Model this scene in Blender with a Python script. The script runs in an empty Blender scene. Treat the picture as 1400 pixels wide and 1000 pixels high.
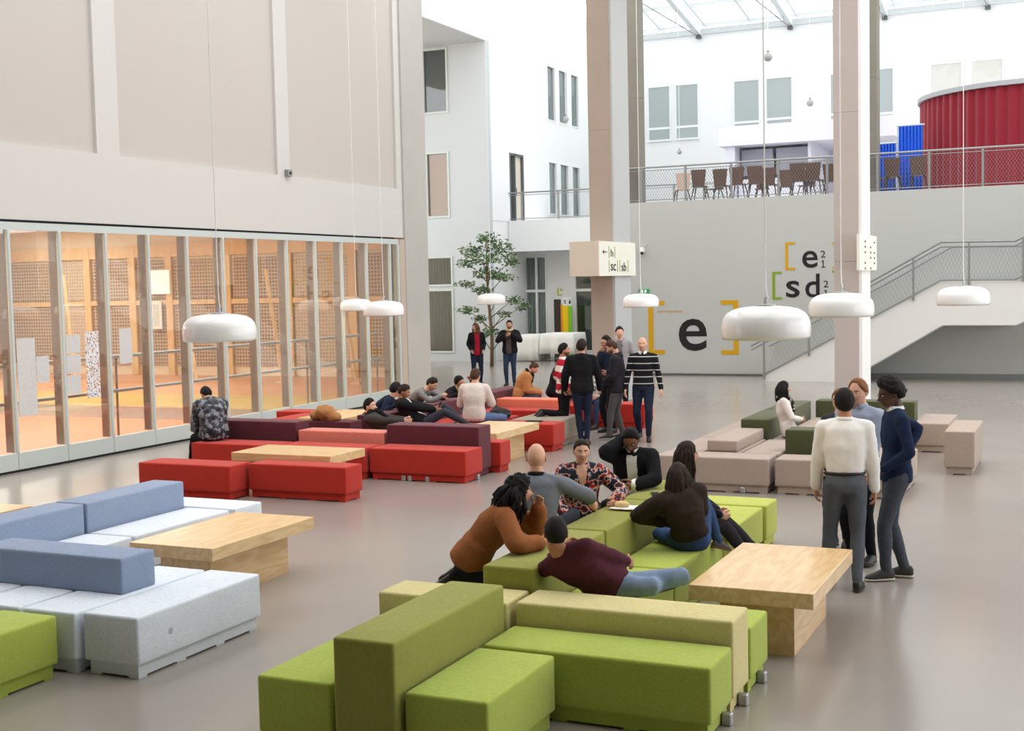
import bpy, bmesh, math, random
import numpy as np
from mathutils import Vector, Matrix, noise
random.seed(7); np.random.seed(7)
SC = bpy.context.scene
COL = SC.collection
# ------------------------------------------------------------------ camera
F_PX, PITCH, ROLL, YAW, CAM_Z = 1754.35, .0639029, -.0217846, .427039, 2.75
V = lambda *a: Vector(a)
_F0 = V(-math.sin(YAW), math.cos(YAW), 0); _R0 = V(math.cos(YAW), math.sin(YAW), 0); _U0 = V(0, 0, 1)
_F = _F0*math.cos(PITCH) - _U0*math.sin(PITCH); _U = _U0*math.cos(PITCH) + _F0*math.sin(PITCH)
_R = _R0*math.cos(ROLL) + _U*math.sin(ROLL); _UU = _U*math.cos(ROLL) - _R0*math.sin(ROLL)
cd = bpy.data.cameras.new('camera'); cam = bpy.data.objects.new('camera', cd); COL.objects.link(cam)
cd.sensor_width = 36; cd.lens = F_PX/1400*36; cd.clip_end = 300
cam.matrix_world = Matrix(((_R.x, _UU.x, -_F.x, 0), (_R.y, _UU.y, -_F.y, 0), (_R.z, _UU.z, -_F.z, CAM_Z), (0, 0, 0, 1)))
SC.camera = cam
# ------------------------------------------------------------------ world, lights, exposure
w = bpy.data.worlds.new('world'); SC.world = w; w.use_nodes = True
bg = w.node_tree.nodes['Background']; bg.inputs[0].default_value = (.985, .99, 1, 1); bg.inputs[1].default_value = 2.9
SC.view_settings.view_transform = 'Standard'; SC.view_settings.look = 'None'
SC.view_settings.exposure = 0.0; SC.view_settings.gamma = 1; SC.view_settings.use_curve_mapping = False
SC.cycles.use_denoising = True
SC.cycles.max_bounces = 8; SC.cycles.diffuse_bounces = 5; SC.cycles.glossy_bounces = 3
SC.cycles.transparent_max_bounces = 12; SC.cycles.sample_clamp_indirect = 5; SC.cycles.sample_clamp_direct = 12
SC.cycles.caustics_reflective = False; SC.cycles.caustics_refractive = False
def area(name, loc, rot, sx, sy, power, col=(1, 1, 1)):
    l = bpy.data.lights.new(name, 'AREA'); l.shape = 'RECTANGLE'; l.size = sx; l.size_y = sy
    l.energy = power; l.color = col
    o = bpy.data.objects.new(name, l); COL.objects.link(o); o.location = loc; o.rotation_euler = rot
    return o
# warm ceiling lights of the sports hall behind the glass wall
for hx, hy in ((-18.5, 12), (-18.5, 21), (-24, 14), (-24, 27), (-31, 20), (-31, 29)): area('hall_light', (hx, hy, 4.9), (0, 0, 0), 4, 6, 750, (1, .95, .88))

# ------------------------------------------------------------------ materials
def lin(c):
    return tuple(((v/255)/12.92 if v/255 <= .04045 else ((v/255+.055)/1.055)**2.4) for v in c) + (1,)
MATS = {}
def mat(name, rgb, rough=.6, spec=.4, metal=0, noise_amt=0, nscale=8, bump=0, bscale=60, emit=0, stretch=None, sheen=0, coat=0):
    if name in MATS: return MATS[name]
    m = bpy.data.materials.new(name); m.use_nodes = True; nt = m.node_tree; N = nt.nodes; L = nt.links
    b = N['Principled BSDF']; c = lin(rgb)
    b.inputs['Base Color'].default_value = c; b.inputs['Roughness'].default_value = rough
    b.inputs['Specular IOR Level'].default_value = spec; b.inputs['Metallic'].default_value = metal
    if coat: b.inputs['Coat Weight'].default_value = coat
    if sheen: b.inputs['Sheen Weight'].default_value = sheen
    if emit:
        b.inputs['Emission Color'].default_value = c; b.inputs['Emission Strength'].default_value = emit
    if noise_amt or bump:
        tc = N.new('ShaderNodeTexCoord'); mp = N.new('ShaderNodeMapping'); L.new(tc.outputs['Object'], mp.inputs[0])
        if stretch: mp.inputs['Scale'].default_value = stretch
    if noise_amt:
        nz = N.new('ShaderNodeTexNoise'); nz.inputs['Scale'].default_value = nscale; nz.inputs['Detail'].default_value = 5
        L.new(mp.outputs[0], nz.inputs[0])
        mx = N.new('ShaderNodeMix'); mx.data_type = 'RGBA'
        mx.inputs['A'].default_value = tuple(v*(1-noise_amt) for v in c[:3])+(1,)
        mx.inputs['B'].default_value = tuple(min(1, v*(1+noise_amt)) for v in c[:3])+(1,)
        L.new(nz.outputs[0], mx.inputs['Factor']); L.new(mx.outputs['Result'], b.inputs['Base Color'])
    if bump:
        nb = N.new('ShaderNodeTexNoise'); nb.inputs['Scale'].default_value = bscale; nb.inputs['Detail'].default_value = 3
        L.new(mp.outputs[0], nb.inputs[0]); bp = N.new('ShaderNodeBump'); bp.inputs['Strength'].default_value = bump
        bp.inputs['Distance'].default_value = .02; L.new(nb.outputs[0], bp.inputs['Height']); L.new(bp.outputs[0], b.inputs['Normal'])
    MATS[name] = m; return m
def fabric(name, rgb):      # woven upholstery: fine two-way thread variation, slight slub
    if name in MATS: return MATS[name]
    m = mat(name, rgb, .95, .15, 0, .0, sheen=.15); nt = m.node_tree; N = nt.nodes; L = nt.links; b = N['Principled BSDF']
    c = lin(rgb); tc = N.new('ShaderNodeTexCoord'); outs = []
    for st in ((35, 35, 220), (220, 220, 35)):
        mp = N.new('ShaderNodeMapping'); mp.inputs['Scale'].default_value = st; L.new(tc.outputs['Object'], mp.inputs[0])
        nz = N.new('ShaderNodeTexNoise'); nz.inputs['Scale'].default_value = 1; nz.inputs['Detail'].default_value = 1.5
        L.new(mp.outputs[0], nz.inputs[0]); outs.append(nz.outputs[0])
    ad = N.new('ShaderNodeMath'); ad.operation = 'ADD'; L.new(outs[0], ad.inputs[0]); L.new(outs[1], ad.inputs[1])
    big = N.new('ShaderNodeTexNoise'); big.inputs['Scale'].default_value = 3; L.new(tc.outputs['Object'], big.inputs[0])
    ad2 = N.new('ShaderNodeMath'); ad2.operation = 'MULTIPLY_ADD'; L.new(big.outputs[0], ad2.inputs[0]); ad2.inputs[1].default_value = .4; L.new(ad.outputs[0], ad2.inputs[2])
    mr = N.new('ShaderNodeMapRange'); mr.inputs['From Min'].default_value = .8; mr.inputs['From Max'].default_value = 1.6
    L.new(ad2.outputs[0], mr.inputs[0])
    mx = N.new('ShaderNodeMix'); mx.data_type = 'RGBA'
    mx.inputs['A'].default_value = tuple(v*.88 for v in c[:3])+(1,); mx.inputs['B'].default_value = tuple(min(1, v*1.12) for v in c[:3])+(1,)
    L.new(mr.outputs[0], mx.inputs['Factor']); L.new(mx.outputs['Result'], b.inputs['Base Color'])
    bp = N.new('ShaderNodeBump'); bp.inputs['Strength'].default_value = .15; bp.inputs['Distance'].default_value = .01
    L.new(ad.outputs[0], bp.inputs['Height']); L.new(bp.outputs[0], b.inputs['Normal'])
    return m
def wood(name, rgb_a, rgb_b, axis=0, rough=.35, scale=1.0):
    if name in MATS: return MATS[name]
    m = mat(name, rgb_a, rough, .45); nt = m.node_tree; N = nt.nodes; L = nt.links; b = N['Principled BSDF']
    tc = N.new('ShaderNodeTexCoord'); mp = N.new('ShaderNodeMapping')
    s = [5*scale, 5*scale, 5*scale]; s[axis] = .9*scale; mp.inputs['Scale'].default_value = s
    L.new(tc.outputs['Object'], mp.inputs[0])
    nz = N.new('ShaderNodeTexNoise'); nz.inputs['Scale'].default_value = 1.1; nz.inputs['Detail'].default_value = 2; L.new(mp.outputs[0], nz.inputs[0])
    mu = N.new('ShaderNodeMath'); mu.operation = 'MULTIPLY'; mu.inputs[1].default_value = 14; L.new(nz.outputs[0], mu.inputs[0])
    fr = N.new('ShaderNodeMath'); fr.operation = 'PINGPONG'; fr.inputs[1].default_value = 1; L.new(mu.outputs[0], fr.inputs[0])
    fine = N.new('ShaderNodeTexNoise'); fine.inputs['Scale'].default_value = 12; L.new(mp.outputs[0], fine.inputs[0])
    ad = N.new('ShaderNodeMath'); ad.operation = 'MULTIPLY_ADD'; L.new(fine.outputs[0], ad.inputs[0]); ad.inputs[1].default_value = .6; L.new(fr.outputs[0], ad.inputs[2])
    mr = N.new('ShaderNodeMapRange'); mr.inputs['From Min'].default_value = .3; mr.inputs['From Max'].default_value = 1.6; L.new(ad.outputs[0], mr.inputs[0])
    mx = N.new('ShaderNodeMix'); mx.data_type = 'RGBA'; mx.inputs['A'].default_value = lin(rgb_a); mx.inputs['B'].default_value = lin(rgb_b)
    L.new(mr.outputs[0], mx.inputs['Factor']); L.new(mx.outputs['Result'], b.inputs['Base Color'])
    return m
def stripes(name, ca, cb, period, duty, off=0.0):   # horizontal bands across a knitted top
    if name in MATS: return MATS[name]
    m = mat(name, ca, .9, .2); nt = m.node_tree; N = nt.nodes; L = nt.links; b = N['Principled BSDF']
    tc = N.new('ShaderNodeTexCoord'); sp = N.new('ShaderNodeSeparateXYZ'); L.new(tc.outputs['Object'], sp.inputs[0])
    a = N.new('ShaderNodeMath'); a.operation = 'MULTIPLY_ADD'; a.inputs[1].default_value = 1/period; a.inputs[2].default_value = off; L.new(sp.outputs[2], a.inputs[0])
    f = N.new('ShaderNodeMath'); f.operation = 'FRACT'; L.new(a.outputs[0], f.inputs[0])
    g = N.new('ShaderNodeMath'); g.operation = 'LESS_THAN'; g.inputs[1].default_value = duty; L.new(f.outputs[0], g.inputs[0])
    mx = N.new('ShaderNodeMix'); mx.data_type = 'RGBA'; mx.inputs['A'].default_value = lin(ca); mx.inputs['B'].default_value = lin(cb)
    L.new(g.outputs[0], mx.inputs['Factor']); L.new(mx.outputs['Result'], b.inputs['Base Color']); return m
def pattern(name, cols, scale, rough=.85):          # voronoi patches of several cloth colours
    if name in MATS: return MATS[name]
    m = mat(name, cols[0], rough, .3); nt = m.node_tree; N = nt.nodes; L = nt.links; b = N['Principled BSDF']
    tc = N.new('ShaderNodeTexCoord'); nz = N.new('ShaderNodeTexNoise'); nz.inputs['Scale'].default_value = scale; nz.inputs['Detail'].default_value = 2.5
    L.new(tc.outputs['Object'], nz.inputs[0])
    cr = N.new('ShaderNodeValToRGB'); L.new(nz.outputs[0], cr.inputs[0]); e = cr.color_ramp; e.interpolation = 'CONSTANT'
    n = len(cols)
    e.elements[0].position = 0; e.elements[0].color = lin(cols[0]); e.elements[1].position = .38; e.elements[1].color = lin(cols[1])
    for i in range(2, n):
        q = e.elements.new(.38+.26*(i-1)/(n-1)); q.color = lin(cols[i])
    L.new(cr.outputs[0], b.inputs['Base Color']); return m
def glass(name, tint=(235, 240, 238), rough=.02, mixf=.08, alpha=.12):
    if name in MATS: return MATS[name]
    m = bpy.data.materials.new(name); m.use_nodes = True; nt = m.node_tree; N = nt.nodes; L = nt.links
    N.remove(N['Principled BSDF']); out = N['Material Output']
    tr = N.new('ShaderNodeBsdfTransparent'); tr.inputs[0].default_value = lin(tint)
    gl = N.new('ShaderNodeBsdfGlossy'); gl.inputs['Roughness'].default_value = rough
    fr = N.new('ShaderNodeLayerWeight'); fr.inputs[0].default_value = .35
    mr = N.new('ShaderNodeMapRange'); mr.inputs['To Min'].default_value = mixf; mr.inputs['To Max'].default_value = .38; L.new(fr.outputs['Fresnel'], mr.inputs[0])
    mx = N.new('ShaderNodeMixShader'); L.new(mr.outputs[0], mx.inputs[0]); L.new(tr.outputs[0], mx.inputs[1]); L.new(gl.outputs[0], mx.inputs[2])
    L.new(mx.outputs[0], out.inputs[0]); MATS[name] = m; return m
def netting(name, back, line, sx, sy, duty=.35):     # fine woven grid seen on the hall screens
    m = mat(name, back, .8, .2); nt = m.node_tree; N = nt.nodes; L = nt.links; b = N['Principled BSDF']
    tc = N.new('ShaderNodeTexCoord'); sp = N.new('ShaderNodeSeparateXYZ'); L.new(tc.outputs['Object'], sp.inputs[0]); o = []
    for idx, s in ((1, sx), (2, sy)):
        a = N.new('ShaderNodeMath'); a.operation = 'MULTIPLY'; a.inputs[1].default_value = s; L.new(sp.outputs[idx], a.inputs[0])
        f = N.new('ShaderNodeMath'); f.operation = 'FRACT'; L.new(a.outputs[0], f.inputs[0])
        g = N.new('ShaderNodeMath'); g.operation = 'LESS_THAN'; g.inputs[1].default_value = duty; L.new(f.outputs[0], g.inputs[0]); o.append(g.outputs[0])
    mxm = N.new('ShaderNodeMath'); mxm.operation = 'MAXIMUM'; L.new(o[0], mxm.inputs[0]); L.new(o[1], mxm.inputs[1])
    mx = N.new('ShaderNodeMix'); mx.data_type = 'RGBA'; mx.inputs['A'].default_value = lin(back); mx.inputs['B'].default_value = lin(line)
    L.new(mxm.outputs[0], mx.inputs['Factor']); L.new(mx.outputs['Result'], b.inputs['Base Color']); return m

WHITE = mat('white_paint', (238, 240, 240), .7, .3, noise_amt=.01, nscale=.6)
CREAM = mat('cream_wall', (208, 206, 202), .8, .25, noise_amt=.015, nscale=.5)
CREAM2 = mat('cream_panel', (196, 190, 184), .85, .2, noise_amt=.02, nscale=.5)
GREYW = mat('grey_plaster', (184, 186, 182), .85, .25, noise_amt=.02, nscale=.7)
CONC = mat('concrete', (176, 170, 162), .85, .25, noise_amt=.10, nscale=1.6, bump=.12, bscale=9)
CONC_TAN = mat('concrete_warm', (176, 160, 147), .85, .25, noise_amt=.07, nscale=1.3, bump=.12, bscale=9)
FRAME = mat('window_frame_paint', (198, 207, 203), .45, .4)
DARKGAP = mat('dark_gap', (38, 40, 42), .8, .2)
STEEL = mat('galvanised_steel', (150, 152, 150), .45, .5, .6)
STEELD = mat('dark_steel', (105, 107, 105), .45, .5, .5)
BLACK = mat('black_print', (30, 30, 30), .6, .3)
YELLOW = mat('mustard_print', (205, 155, 20), .6, .3)
GREENP = mat('green_print', (128, 155, 40), .6, .3)
LAMPW = mat('lamp_enamel', (246, 246, 244), .22, .5, coat=.3)
GLASSM = glass('hall_glass')
GLASSW = glass('window_glass', (236, 240, 240), .03, .08)

# ------------------------------------------------------------------ mesh builder
class MB:
    def __init__(s): s.v = []; s.f = []; s.m = []
    def add(s, vs, fs, mi=0):
        o = len(s.v); s.v += [tuple(p) for p in vs]; s.f += [tuple(i+o for i in f) for f in fs]; s.m += [mi]*len(fs); return s
    def box(s, x0, x1, y0, y1, z0, z1, mi=0):
        return s.add([(x0,y0,z0),(x1,y0,z0),(x1,y1,z0),(x0,y1,z0),(x0,y0,z1),(x1,y0,z1),(x1,y1,z1),(x0,y1,z1)],
            [(0,3,2,1),(4,5,6,7),(0,1,5,4),(1,2,6,5),(2,3,7,6),(3,0,4,7)], mi)
    def rbox(s, x0, x1, y0, y1, z0, z1, r=.02, seg=2, mi=0, puff=0):
        bm = bmesh.new(); bmesh.ops.create_cube(bm, size=1)
        bmesh.ops.scale(bm, vec=(x1-x0, y1-y0, z1-z0), verts=bm.verts)
        bmesh.ops.bevel(bm, geom=list(bm.edges), offset=r, segments=seg, profile=.6, affect='EDGES')
        cx, cy, cz = (x0+x1)/2, (y0+y1)/2, (z0+z1)/2
        if puff:
            bmesh.ops.subdivide_edges(bm, edges=[e for e in bm.edges if e.calc_length() > .15], cuts=4, use_grid_fill=True)
            for q in bm.verts:
                a, b = 2*q.co.x/(x1-x0), 2*q.co.y/(y1-y0)
                if q.co.z > 0: q.co.z += puff*(1-a*a)*(1-b*b)*(.7+.5*noise.noise(q.co*4+V(cx, cy, 0)))
        bm.verts.index_update()
        s.add([(q.co.x+cx, q.co.y+cy, q.co.z+cz) for q in bm.verts], [[q.index for q in f.verts] for f in bm.faces], mi); bm.free(); return s
    def prism(s, pts, axis, a0, a1, mi=0):   # polygon pts in the plane, extruded along axis
        n = len(pts)
        def P(p, a): return {'x': (a, p[0], p[1]), 'y': (p[0], a, p[1]), 'z': (p[0], p[1], a)}[axis]
        vs = [P(p, a0) for p in pts]+[P(p, a1) for p in pts]
        fs = [tuple(range(n)), tuple(range(2*n-1, n-1, -1))]+[(i, i+n, (i+1) % n+n, (i+1) % n) for i in range(n)]
        return s.add(vs, fs, mi)
    def tube(s, pts, rad, seg=8, mi=0, flat=1.0, up=None, dome=False):
        pts = [Vector(p) for p in pts]; n = len(pts)
        if not hasattr(rad, '__len__'): rad = [rad]*n
        if dome:
            d0 = (pts[0]-pts[1]).normalized(); d1 = (pts[-1]-pts[-2]).normalized()
            pts = [pts[0]+d0*rad[0]*.95, pts[0]+d0*rad[0]*.7]+pts+[pts[-1]+d1*rad[-1]*.7, pts[-1]+d1*rad[-1]*.95]
            rad = [rad[0]*.3, rad[0]*.72]+list(rad)+[rad[-1]*.72, rad[-1]*.3]; n += 4
        t = (pts[1]-pts[0]).normalized(); a = Vector(up) if up is not None else (V(0, 0, 1) if abs(t.z) < .9 else V(1, 0, 0))
        u = (a - t*a.dot(t)).normalized(); vs = []; fs = []
        for i in range(n):
            t = ((pts[min(i+1, n-1)]-pts[max(i-1, 0)])).normalized()
            u = (u - t*u.dot(t)); u = u.normalized() if u.length > 1e-6 else t.orthogonal().normalized(); w_ = t.cross(u)
            for j in range(seg):
                an = 2*math.pi*j/seg; vs.append(pts[i]+(u*math.cos(an)*flat+w_*math.sin(an))*rad[i])
        for i in range(n-1):
            for j in range(seg):
                k = (j+1) % seg; fs.append((i*seg+j, i*seg+k, (i+1)*seg+k, (i+1)*seg+j))
        fs += [tuple(range(seg))[::-1], tuple((n-1)*seg+j for j in range(seg))]
        return s.add(vs, fs, mi)
    def loft(s, secs, seg=16, mi=0):   # (centre, half axis a, half axis b)
        vs = []; fs = []; n = len(secs)
        for c, a, b in secs:
            for j in range(seg):
                an = 2*math.pi*j/seg; ca, sa = math.cos(an), math.sin(an)
                ca = math.copysign(abs(ca)**.8, ca); sa = math.copysign(abs(sa)**.8, sa)
                vs.append(c+a*ca+b*sa)
        for i in range(n-1):
            for j in range(seg):
                k = (j+1) % seg; fs.append((i*seg+j, i*seg+k, (i+1)*seg+k, (i+1)*seg+j))
        fs += [tuple(range(seg))[::-1], tuple((n-1)*seg+j for j in range(seg))]
        return s.add(vs, fs, mi)
    def ball(s, c, rx, ry=None, rz=None, M=None, nu=12, nv=8, mi=0):
        ry = ry or rx; rz = rz or rx; vs = []; c = Vector(c)
        for i in range(nv+1):
            th = math.pi*i/nv
            for j in range(nu):
                ph = 2*math.pi*j/nu; p = V(rx*math.sin(th)*math.cos(ph), ry*math.sin(th)*math.sin(ph), rz*math.cos(th))
                vs.append(c+(M @ p if M else p))
        fs = [(i*nu+j, (i+1)*nu+j, (i+1)*nu+(j+1) % nu, i*nu+(j+1) % nu) for i in range(nv) for j in range(nu)]
        return s.add(vs, fs, mi)
    def lathe(s, prof, c=(0, 0, 0), seg=32, mi=0):
        vs = [(c[0]+r*math.cos(2*math.pi*j/seg), c[1]+r*math.sin(2*math.pi*j/seg), c[2]+z) for r, z in prof for j in range(seg)]
        fs = [(i*seg+j, i*seg+(j+1) % seg, (i+1)*seg+(j+1) % seg, (i+1)*seg+j) for i in range(len(prof)-1) for j in range(seg)]
        return s.add(vs, fs, mi)
    def mesh(s, name, mats):
        me = bpy.data.meshes.new(name); me.from_pydata(s.v, [], s.f)
        for m in (mats if isinstance(mats, (list, tuple)) else [mats]): me.materials.append(m)
        if len(me.polygons) == len(s.m): me.polygons.foreach_set('material_index', s.m)
        return me
    def build(s, name, mats, parent=None, smooth=False, loc=None, **props):
        me = s.mesh(name, mats)
        if smooth: me.shade_smooth()
        else: me.shade_flat()
        return link(name, me, parent, loc, **props)
    def build_rm(s, name, mats, voxel, smooth=3, disp=0, dscale=.12, parent=None, classify=None, **props):
        me = s.mesh('tmp', [mats[0]] if isinstance(mats, (list, tuple)) else mats); me.materials.clear()
        me.polygons.foreach_set('material_index', [0]*len(me.polygons))
        bm = bmesh.new(); bm.from_mesh(me); bmesh.ops.recalc_face_normals(bm, faces=bm.faces); bm.to_mesh(me); bm.free()
        o = bpy.data.objects.new('tmp', me); COL.objects.link(o)
        r = o.modifiers.new('r', 'REMESH'); r.mode = 'VOXEL'; r.voxel_size = voxel; r.use_smooth_shade = True
        if smooth: q = o.modifiers.new('s', 'SMOOTH'); q.factor = .5; q.iterations = smooth
        if disp:
            tx = bpy.data.textures.get('folds%g' % dscale) or bpy.data.textures.new('folds%g' % dscale, 'CLOUDS'); tx.noise_scale = dscale; tx.noise_depth = 1
            d = o.modifiers.new('d', 'DISPLACE'); d.texture = tx; d.strength = disp; d.mid_level = .5
        dg = bpy.context.evaluated_depsgraph_get(); ev = o.evaluated_get(dg)
        nm = bpy.data.meshes.new_from_object(ev, depsgraph=dg); bpy.data.objects.remove(o); bpy.data.meshes.remove(me)
        nm.materials.clear(); nm.name = name
        for m in (mats if isinstance(mats, (list, tuple)) else [mats]): nm.materials.append(m)
        nm.shade_smooth()
        if classify:
            n = len(nm.polygons); c = np.zeros(n*3); nm.polygons.foreach_get('center', c)
            idx = classify(c.reshape(-1, 3)).astype(np.int32); nm.polygons.foreach_set('material_index', idx)
        if parent == 'MESH': return nm
        return link(name, nm, parent, None, **props)
def link(name, me, parent=None, loc=None, **props):
    o = bpy.data.objects.new(name, me); COL.objects.link(o)
    if parent is not None: o.parent = parent
    if loc is not None: o.location = loc
    for k, v in props.items(): o[k] = v
    return o
def thing(name, label, cat, loc=(0, 0, 0), rz=0, group=None):
    o = bpy.data.objects.new(name, None); COL.objects.link(o); o.location = loc; o.rotation_euler = (0, 0, rz)
    o.empty_display_size = .1; o['label'] = label; o['category'] = cat
    if group: o['group'] = group
    return o
def struct(name, mb, m, **k): return mb.build(name, m, None, kind='structure', **k)
def joined(a, b):   # append mesh b's geometry after a (returns builder-less mesh)
    bm = bmesh.new(); bm.from_mesh(a); bm.from_mesh(b); bm.to_mesh(a); bm.free(); return a

# ------------------------------------------------------------------ structure
# floor: polished screed with cloudy tone
fm = mat('polished_floor', (150, 143, 136), .22, .5)
nt = fm.node_tree; N = nt.nodes; L = nt.links; b = N['Principled BSDF']
tc = N.new('ShaderNodeTexCoord'); n1 = N.new('ShaderNodeTexNoise'); n1.inputs['Scale'].default_value = .55; n1.inputs['Detail'].default_value = 2; n1.inputs['Roughness'].default_value = .5
L.new(tc.outputs['Object'], n1.inputs[0])
cr = N.new('ShaderNodeValToRGB'); cr.color_ramp.elements[0].position = .3; cr.color_ramp.elements[0].color = lin((147, 140, 133)); cr.color_ramp.elements[1].position = .72; cr.color_ramp.elements[1].color = lin((152, 145, 138))
L.new(n1.outputs[0], cr.inputs[0]); L.new(cr.outputs[0], b.inputs['Base Color'])
n2 = N.new('ShaderNodeTexNoise'); n2.inputs['Scale'].default_value = .8; n2.inputs['Detail'].default_value = 1; L.new(tc.outputs['Object'], n2.inputs[0])
mr = N.new('ShaderNodeMapRange'); mr.inputs['To Min'].default_value = .2; mr.inputs['To Max'].default_value = .225; L.new(n2.outputs[0], mr.inputs[0]); L.new(mr.outputs[0], b.inputs['Roughness'])
bp = N.new('ShaderNodeBump'); struct('floor', MB().box(-26, 14, -8, 58, -.3, 0), fm)

# left wall above the glazing: lower band and pilasters proud, panels set back
XW = -15.15
lw = MB(); lw.box(XW-.5, XW-.06, -8, 27.15, 3.95, 10.6, 1); lw.box(XW-.06, XW, -8, 27.15, 3.9, 5.06, 0)
for y0, y1 in ((10.5, 11.1), (16.8, 17.35), (22.0, 22.45), (26.9, 27.15)): lw.box(XW-.06, XW, y0, y1, 5.06, 10.6, 0)
struct('wall_left', lw, [CREAM, CREAM2])
struct('trim_1', MB().box(XW-.3, XW-.02, -8, 26.75, 3.86, 3.9), DARKGAP)
DIMW = mat('rear_wall', (120, 116, 112), .9)
struct('wall_behind_camera', MB().box(-26, 14, -8.4, -8, 0, 10.6), DIMW)
struct('wall_right', MB().box(12, 12.4, -8, 4, 0, 10.6).box(12, 12.4, 4, 36, 8.6, 10.6).box(12, 12.4, 4, 36, 0, .3), DIMW)
# concrete pier at the end of the left wall
CONC_L = mat('concrete_light', (186, 183, 177), .85, .25, noise_amt=.06, nscale=1.2, bump=.1, bscale=8)
pier = MB().box(-15.6, -15.1, 27.15, 28.3, 0, 10.6)
struct('trim_2', MB().box(-15.3, -15.12, 26.9, 27.15, 0, 3.86), mat('pier_side_paint', (196, 178, 166), .8))
p_ = pier.build('concrete_pier', CONC_L); p_['kind'] = 'structure'
# hall ceiling: slab with skylight openings
cm = MB()
for a in (-8, -2.2, 4.2, 10.6, 17, 23.4, 29.4): cm.box(-26, 14, a, a+.7, 10.3, 11)
for a, b2 in ((-26, -15.1), (-9.5, -8.2), (-1.5, -.2), (6, 14)): cm.box(a, b2, -8, 30.1, 10.32, 10.98)
cm.box(-26, 14, -8, 5.5, 10.31, 10.97)
struct('ceiling', cm, mat('ceiling_paint', (225, 222, 216), .8))

# concrete columns
def column(x0, x1, y0, y1, z0, z1, label, mats, name='concrete_column'):
    o = MB()
    zs = [z0, min(z1, z0+3.05), min(z1, z0+6.1), z1]
    for a, b2 in zip(zs, zs[1:]):
        if b2 - a > .01: o.rbox(x0, x1, y0, y1, a+.0015, b2-.0015, .006, 1)
    c = o.build(name, mats); c['label'] = label; c['category'] = 'column'; return c
column(-10.3, -9.78, 27, 28.1, 0, 10.3, 'concrete column carrying the boxed direction sign, left of the mustard bracket', CONC_TAN)
column(-4.92, -4.42, 27, 28.1, 0, 10.3, 'concrete column on the right, in front of the staircase', mat('concrete_rose', (188, 177, 170), .85, .25, noise_amt=.07, nscale=1.3, bump=.12, bscale=9))
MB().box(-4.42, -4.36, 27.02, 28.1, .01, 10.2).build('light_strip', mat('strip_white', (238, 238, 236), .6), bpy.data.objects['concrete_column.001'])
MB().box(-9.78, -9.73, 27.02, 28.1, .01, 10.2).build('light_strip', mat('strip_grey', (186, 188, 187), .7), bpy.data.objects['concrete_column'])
CD = mat('concrete_dark', (128, 124, 114), .9, .2, noise_amt=.12, nscale=2, bump=.1)
column(-12.75, -12.07, 35.75, 36.3, 5, 13.3, 'darker concrete column standing at the left end of the upper deck', CD)
column(-5.95, -5.36, 35.75, 36.3, 5, 13.3, 'darker concrete column standing on the upper deck behind the right column', CD)

# back wall with balcony deck on top
struct('wall_back', MB().box(-12.6, 14, 35.55, 35.75, 0, 5.0), GREYW)
struct('balcony_deck', MB().box(-12.6, 14, 35.75, 55, 4.7, 5.0), mat('deck', (205, 205, 200), .4))
WB = bpy.data.objects['wall_back']
struct('wall_far', MB().box(-19.5, 14, 55, 55.4, 0, 13.5), WHITE)
struct('baseboard_back', MB().box(-12.6, 14, 35.5, 35.55, 0, .06), STEELD)
# wall under the deck returning to the left block
struct('wall_deck_side', MB().box(-12.75, -12.6, 35.55, 55, 0, 5.0), GREYW)

# left building block: lower front face (y=41.07), face to the right (x=-19.43), upper volume stepping forward
LBY, LBX = 41.07, -19.43
def wall_with_holes(axis, c0, c1, u0, u1, z0, z1, holes, m, name):
    """axis 'y': wall lies in plane y, u is x. axis 'x': plane x, u is y. holes: (u0,u1,z0,z1)"""
    us = sorted({u0, u1, *[h[0] for h in holes], *[h[1] for h in holes]}); mb = MB()
    zs = sorted({z0, z1, *[h[2] for h in holes], *[h[3] for h in holes]})
    for a, b2 in zip(us, us[1:]):
        for c, d in zip(zs, zs[1:]):
            um, zm = (a+b2)/2, (c+d)/2
            if any(h[0] < um < h[1] and h[2] < zm < h[3] for h in holes): continue
            if axis == 'y': mb.box(a, b2, c0, c1, c, d)
            else: mb.box(c0, c1, a, b2, c, d)
    bm = bmesh.new(); me = mb.mesh(name, m); bm.from_mesh(me); bmesh.ops.remove_doubles(bm, verts=bm.verts, dist=1e-4)
    dup = {}
    for f in bm.faces: dup.setdefault(tuple(round(q, 3) for q in f.calc_center_median()), []).append(f)
    kill = [f for k in dup.values() if len(k) > 1 for f in k]
    bmesh.ops.delete(bm, geom=kill, context='FACES'); bm.to_mesh(me); bm.free(); me.shade_flat()
    return link(name, me, None, None, kind='structure')
WIN = [0]
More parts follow.
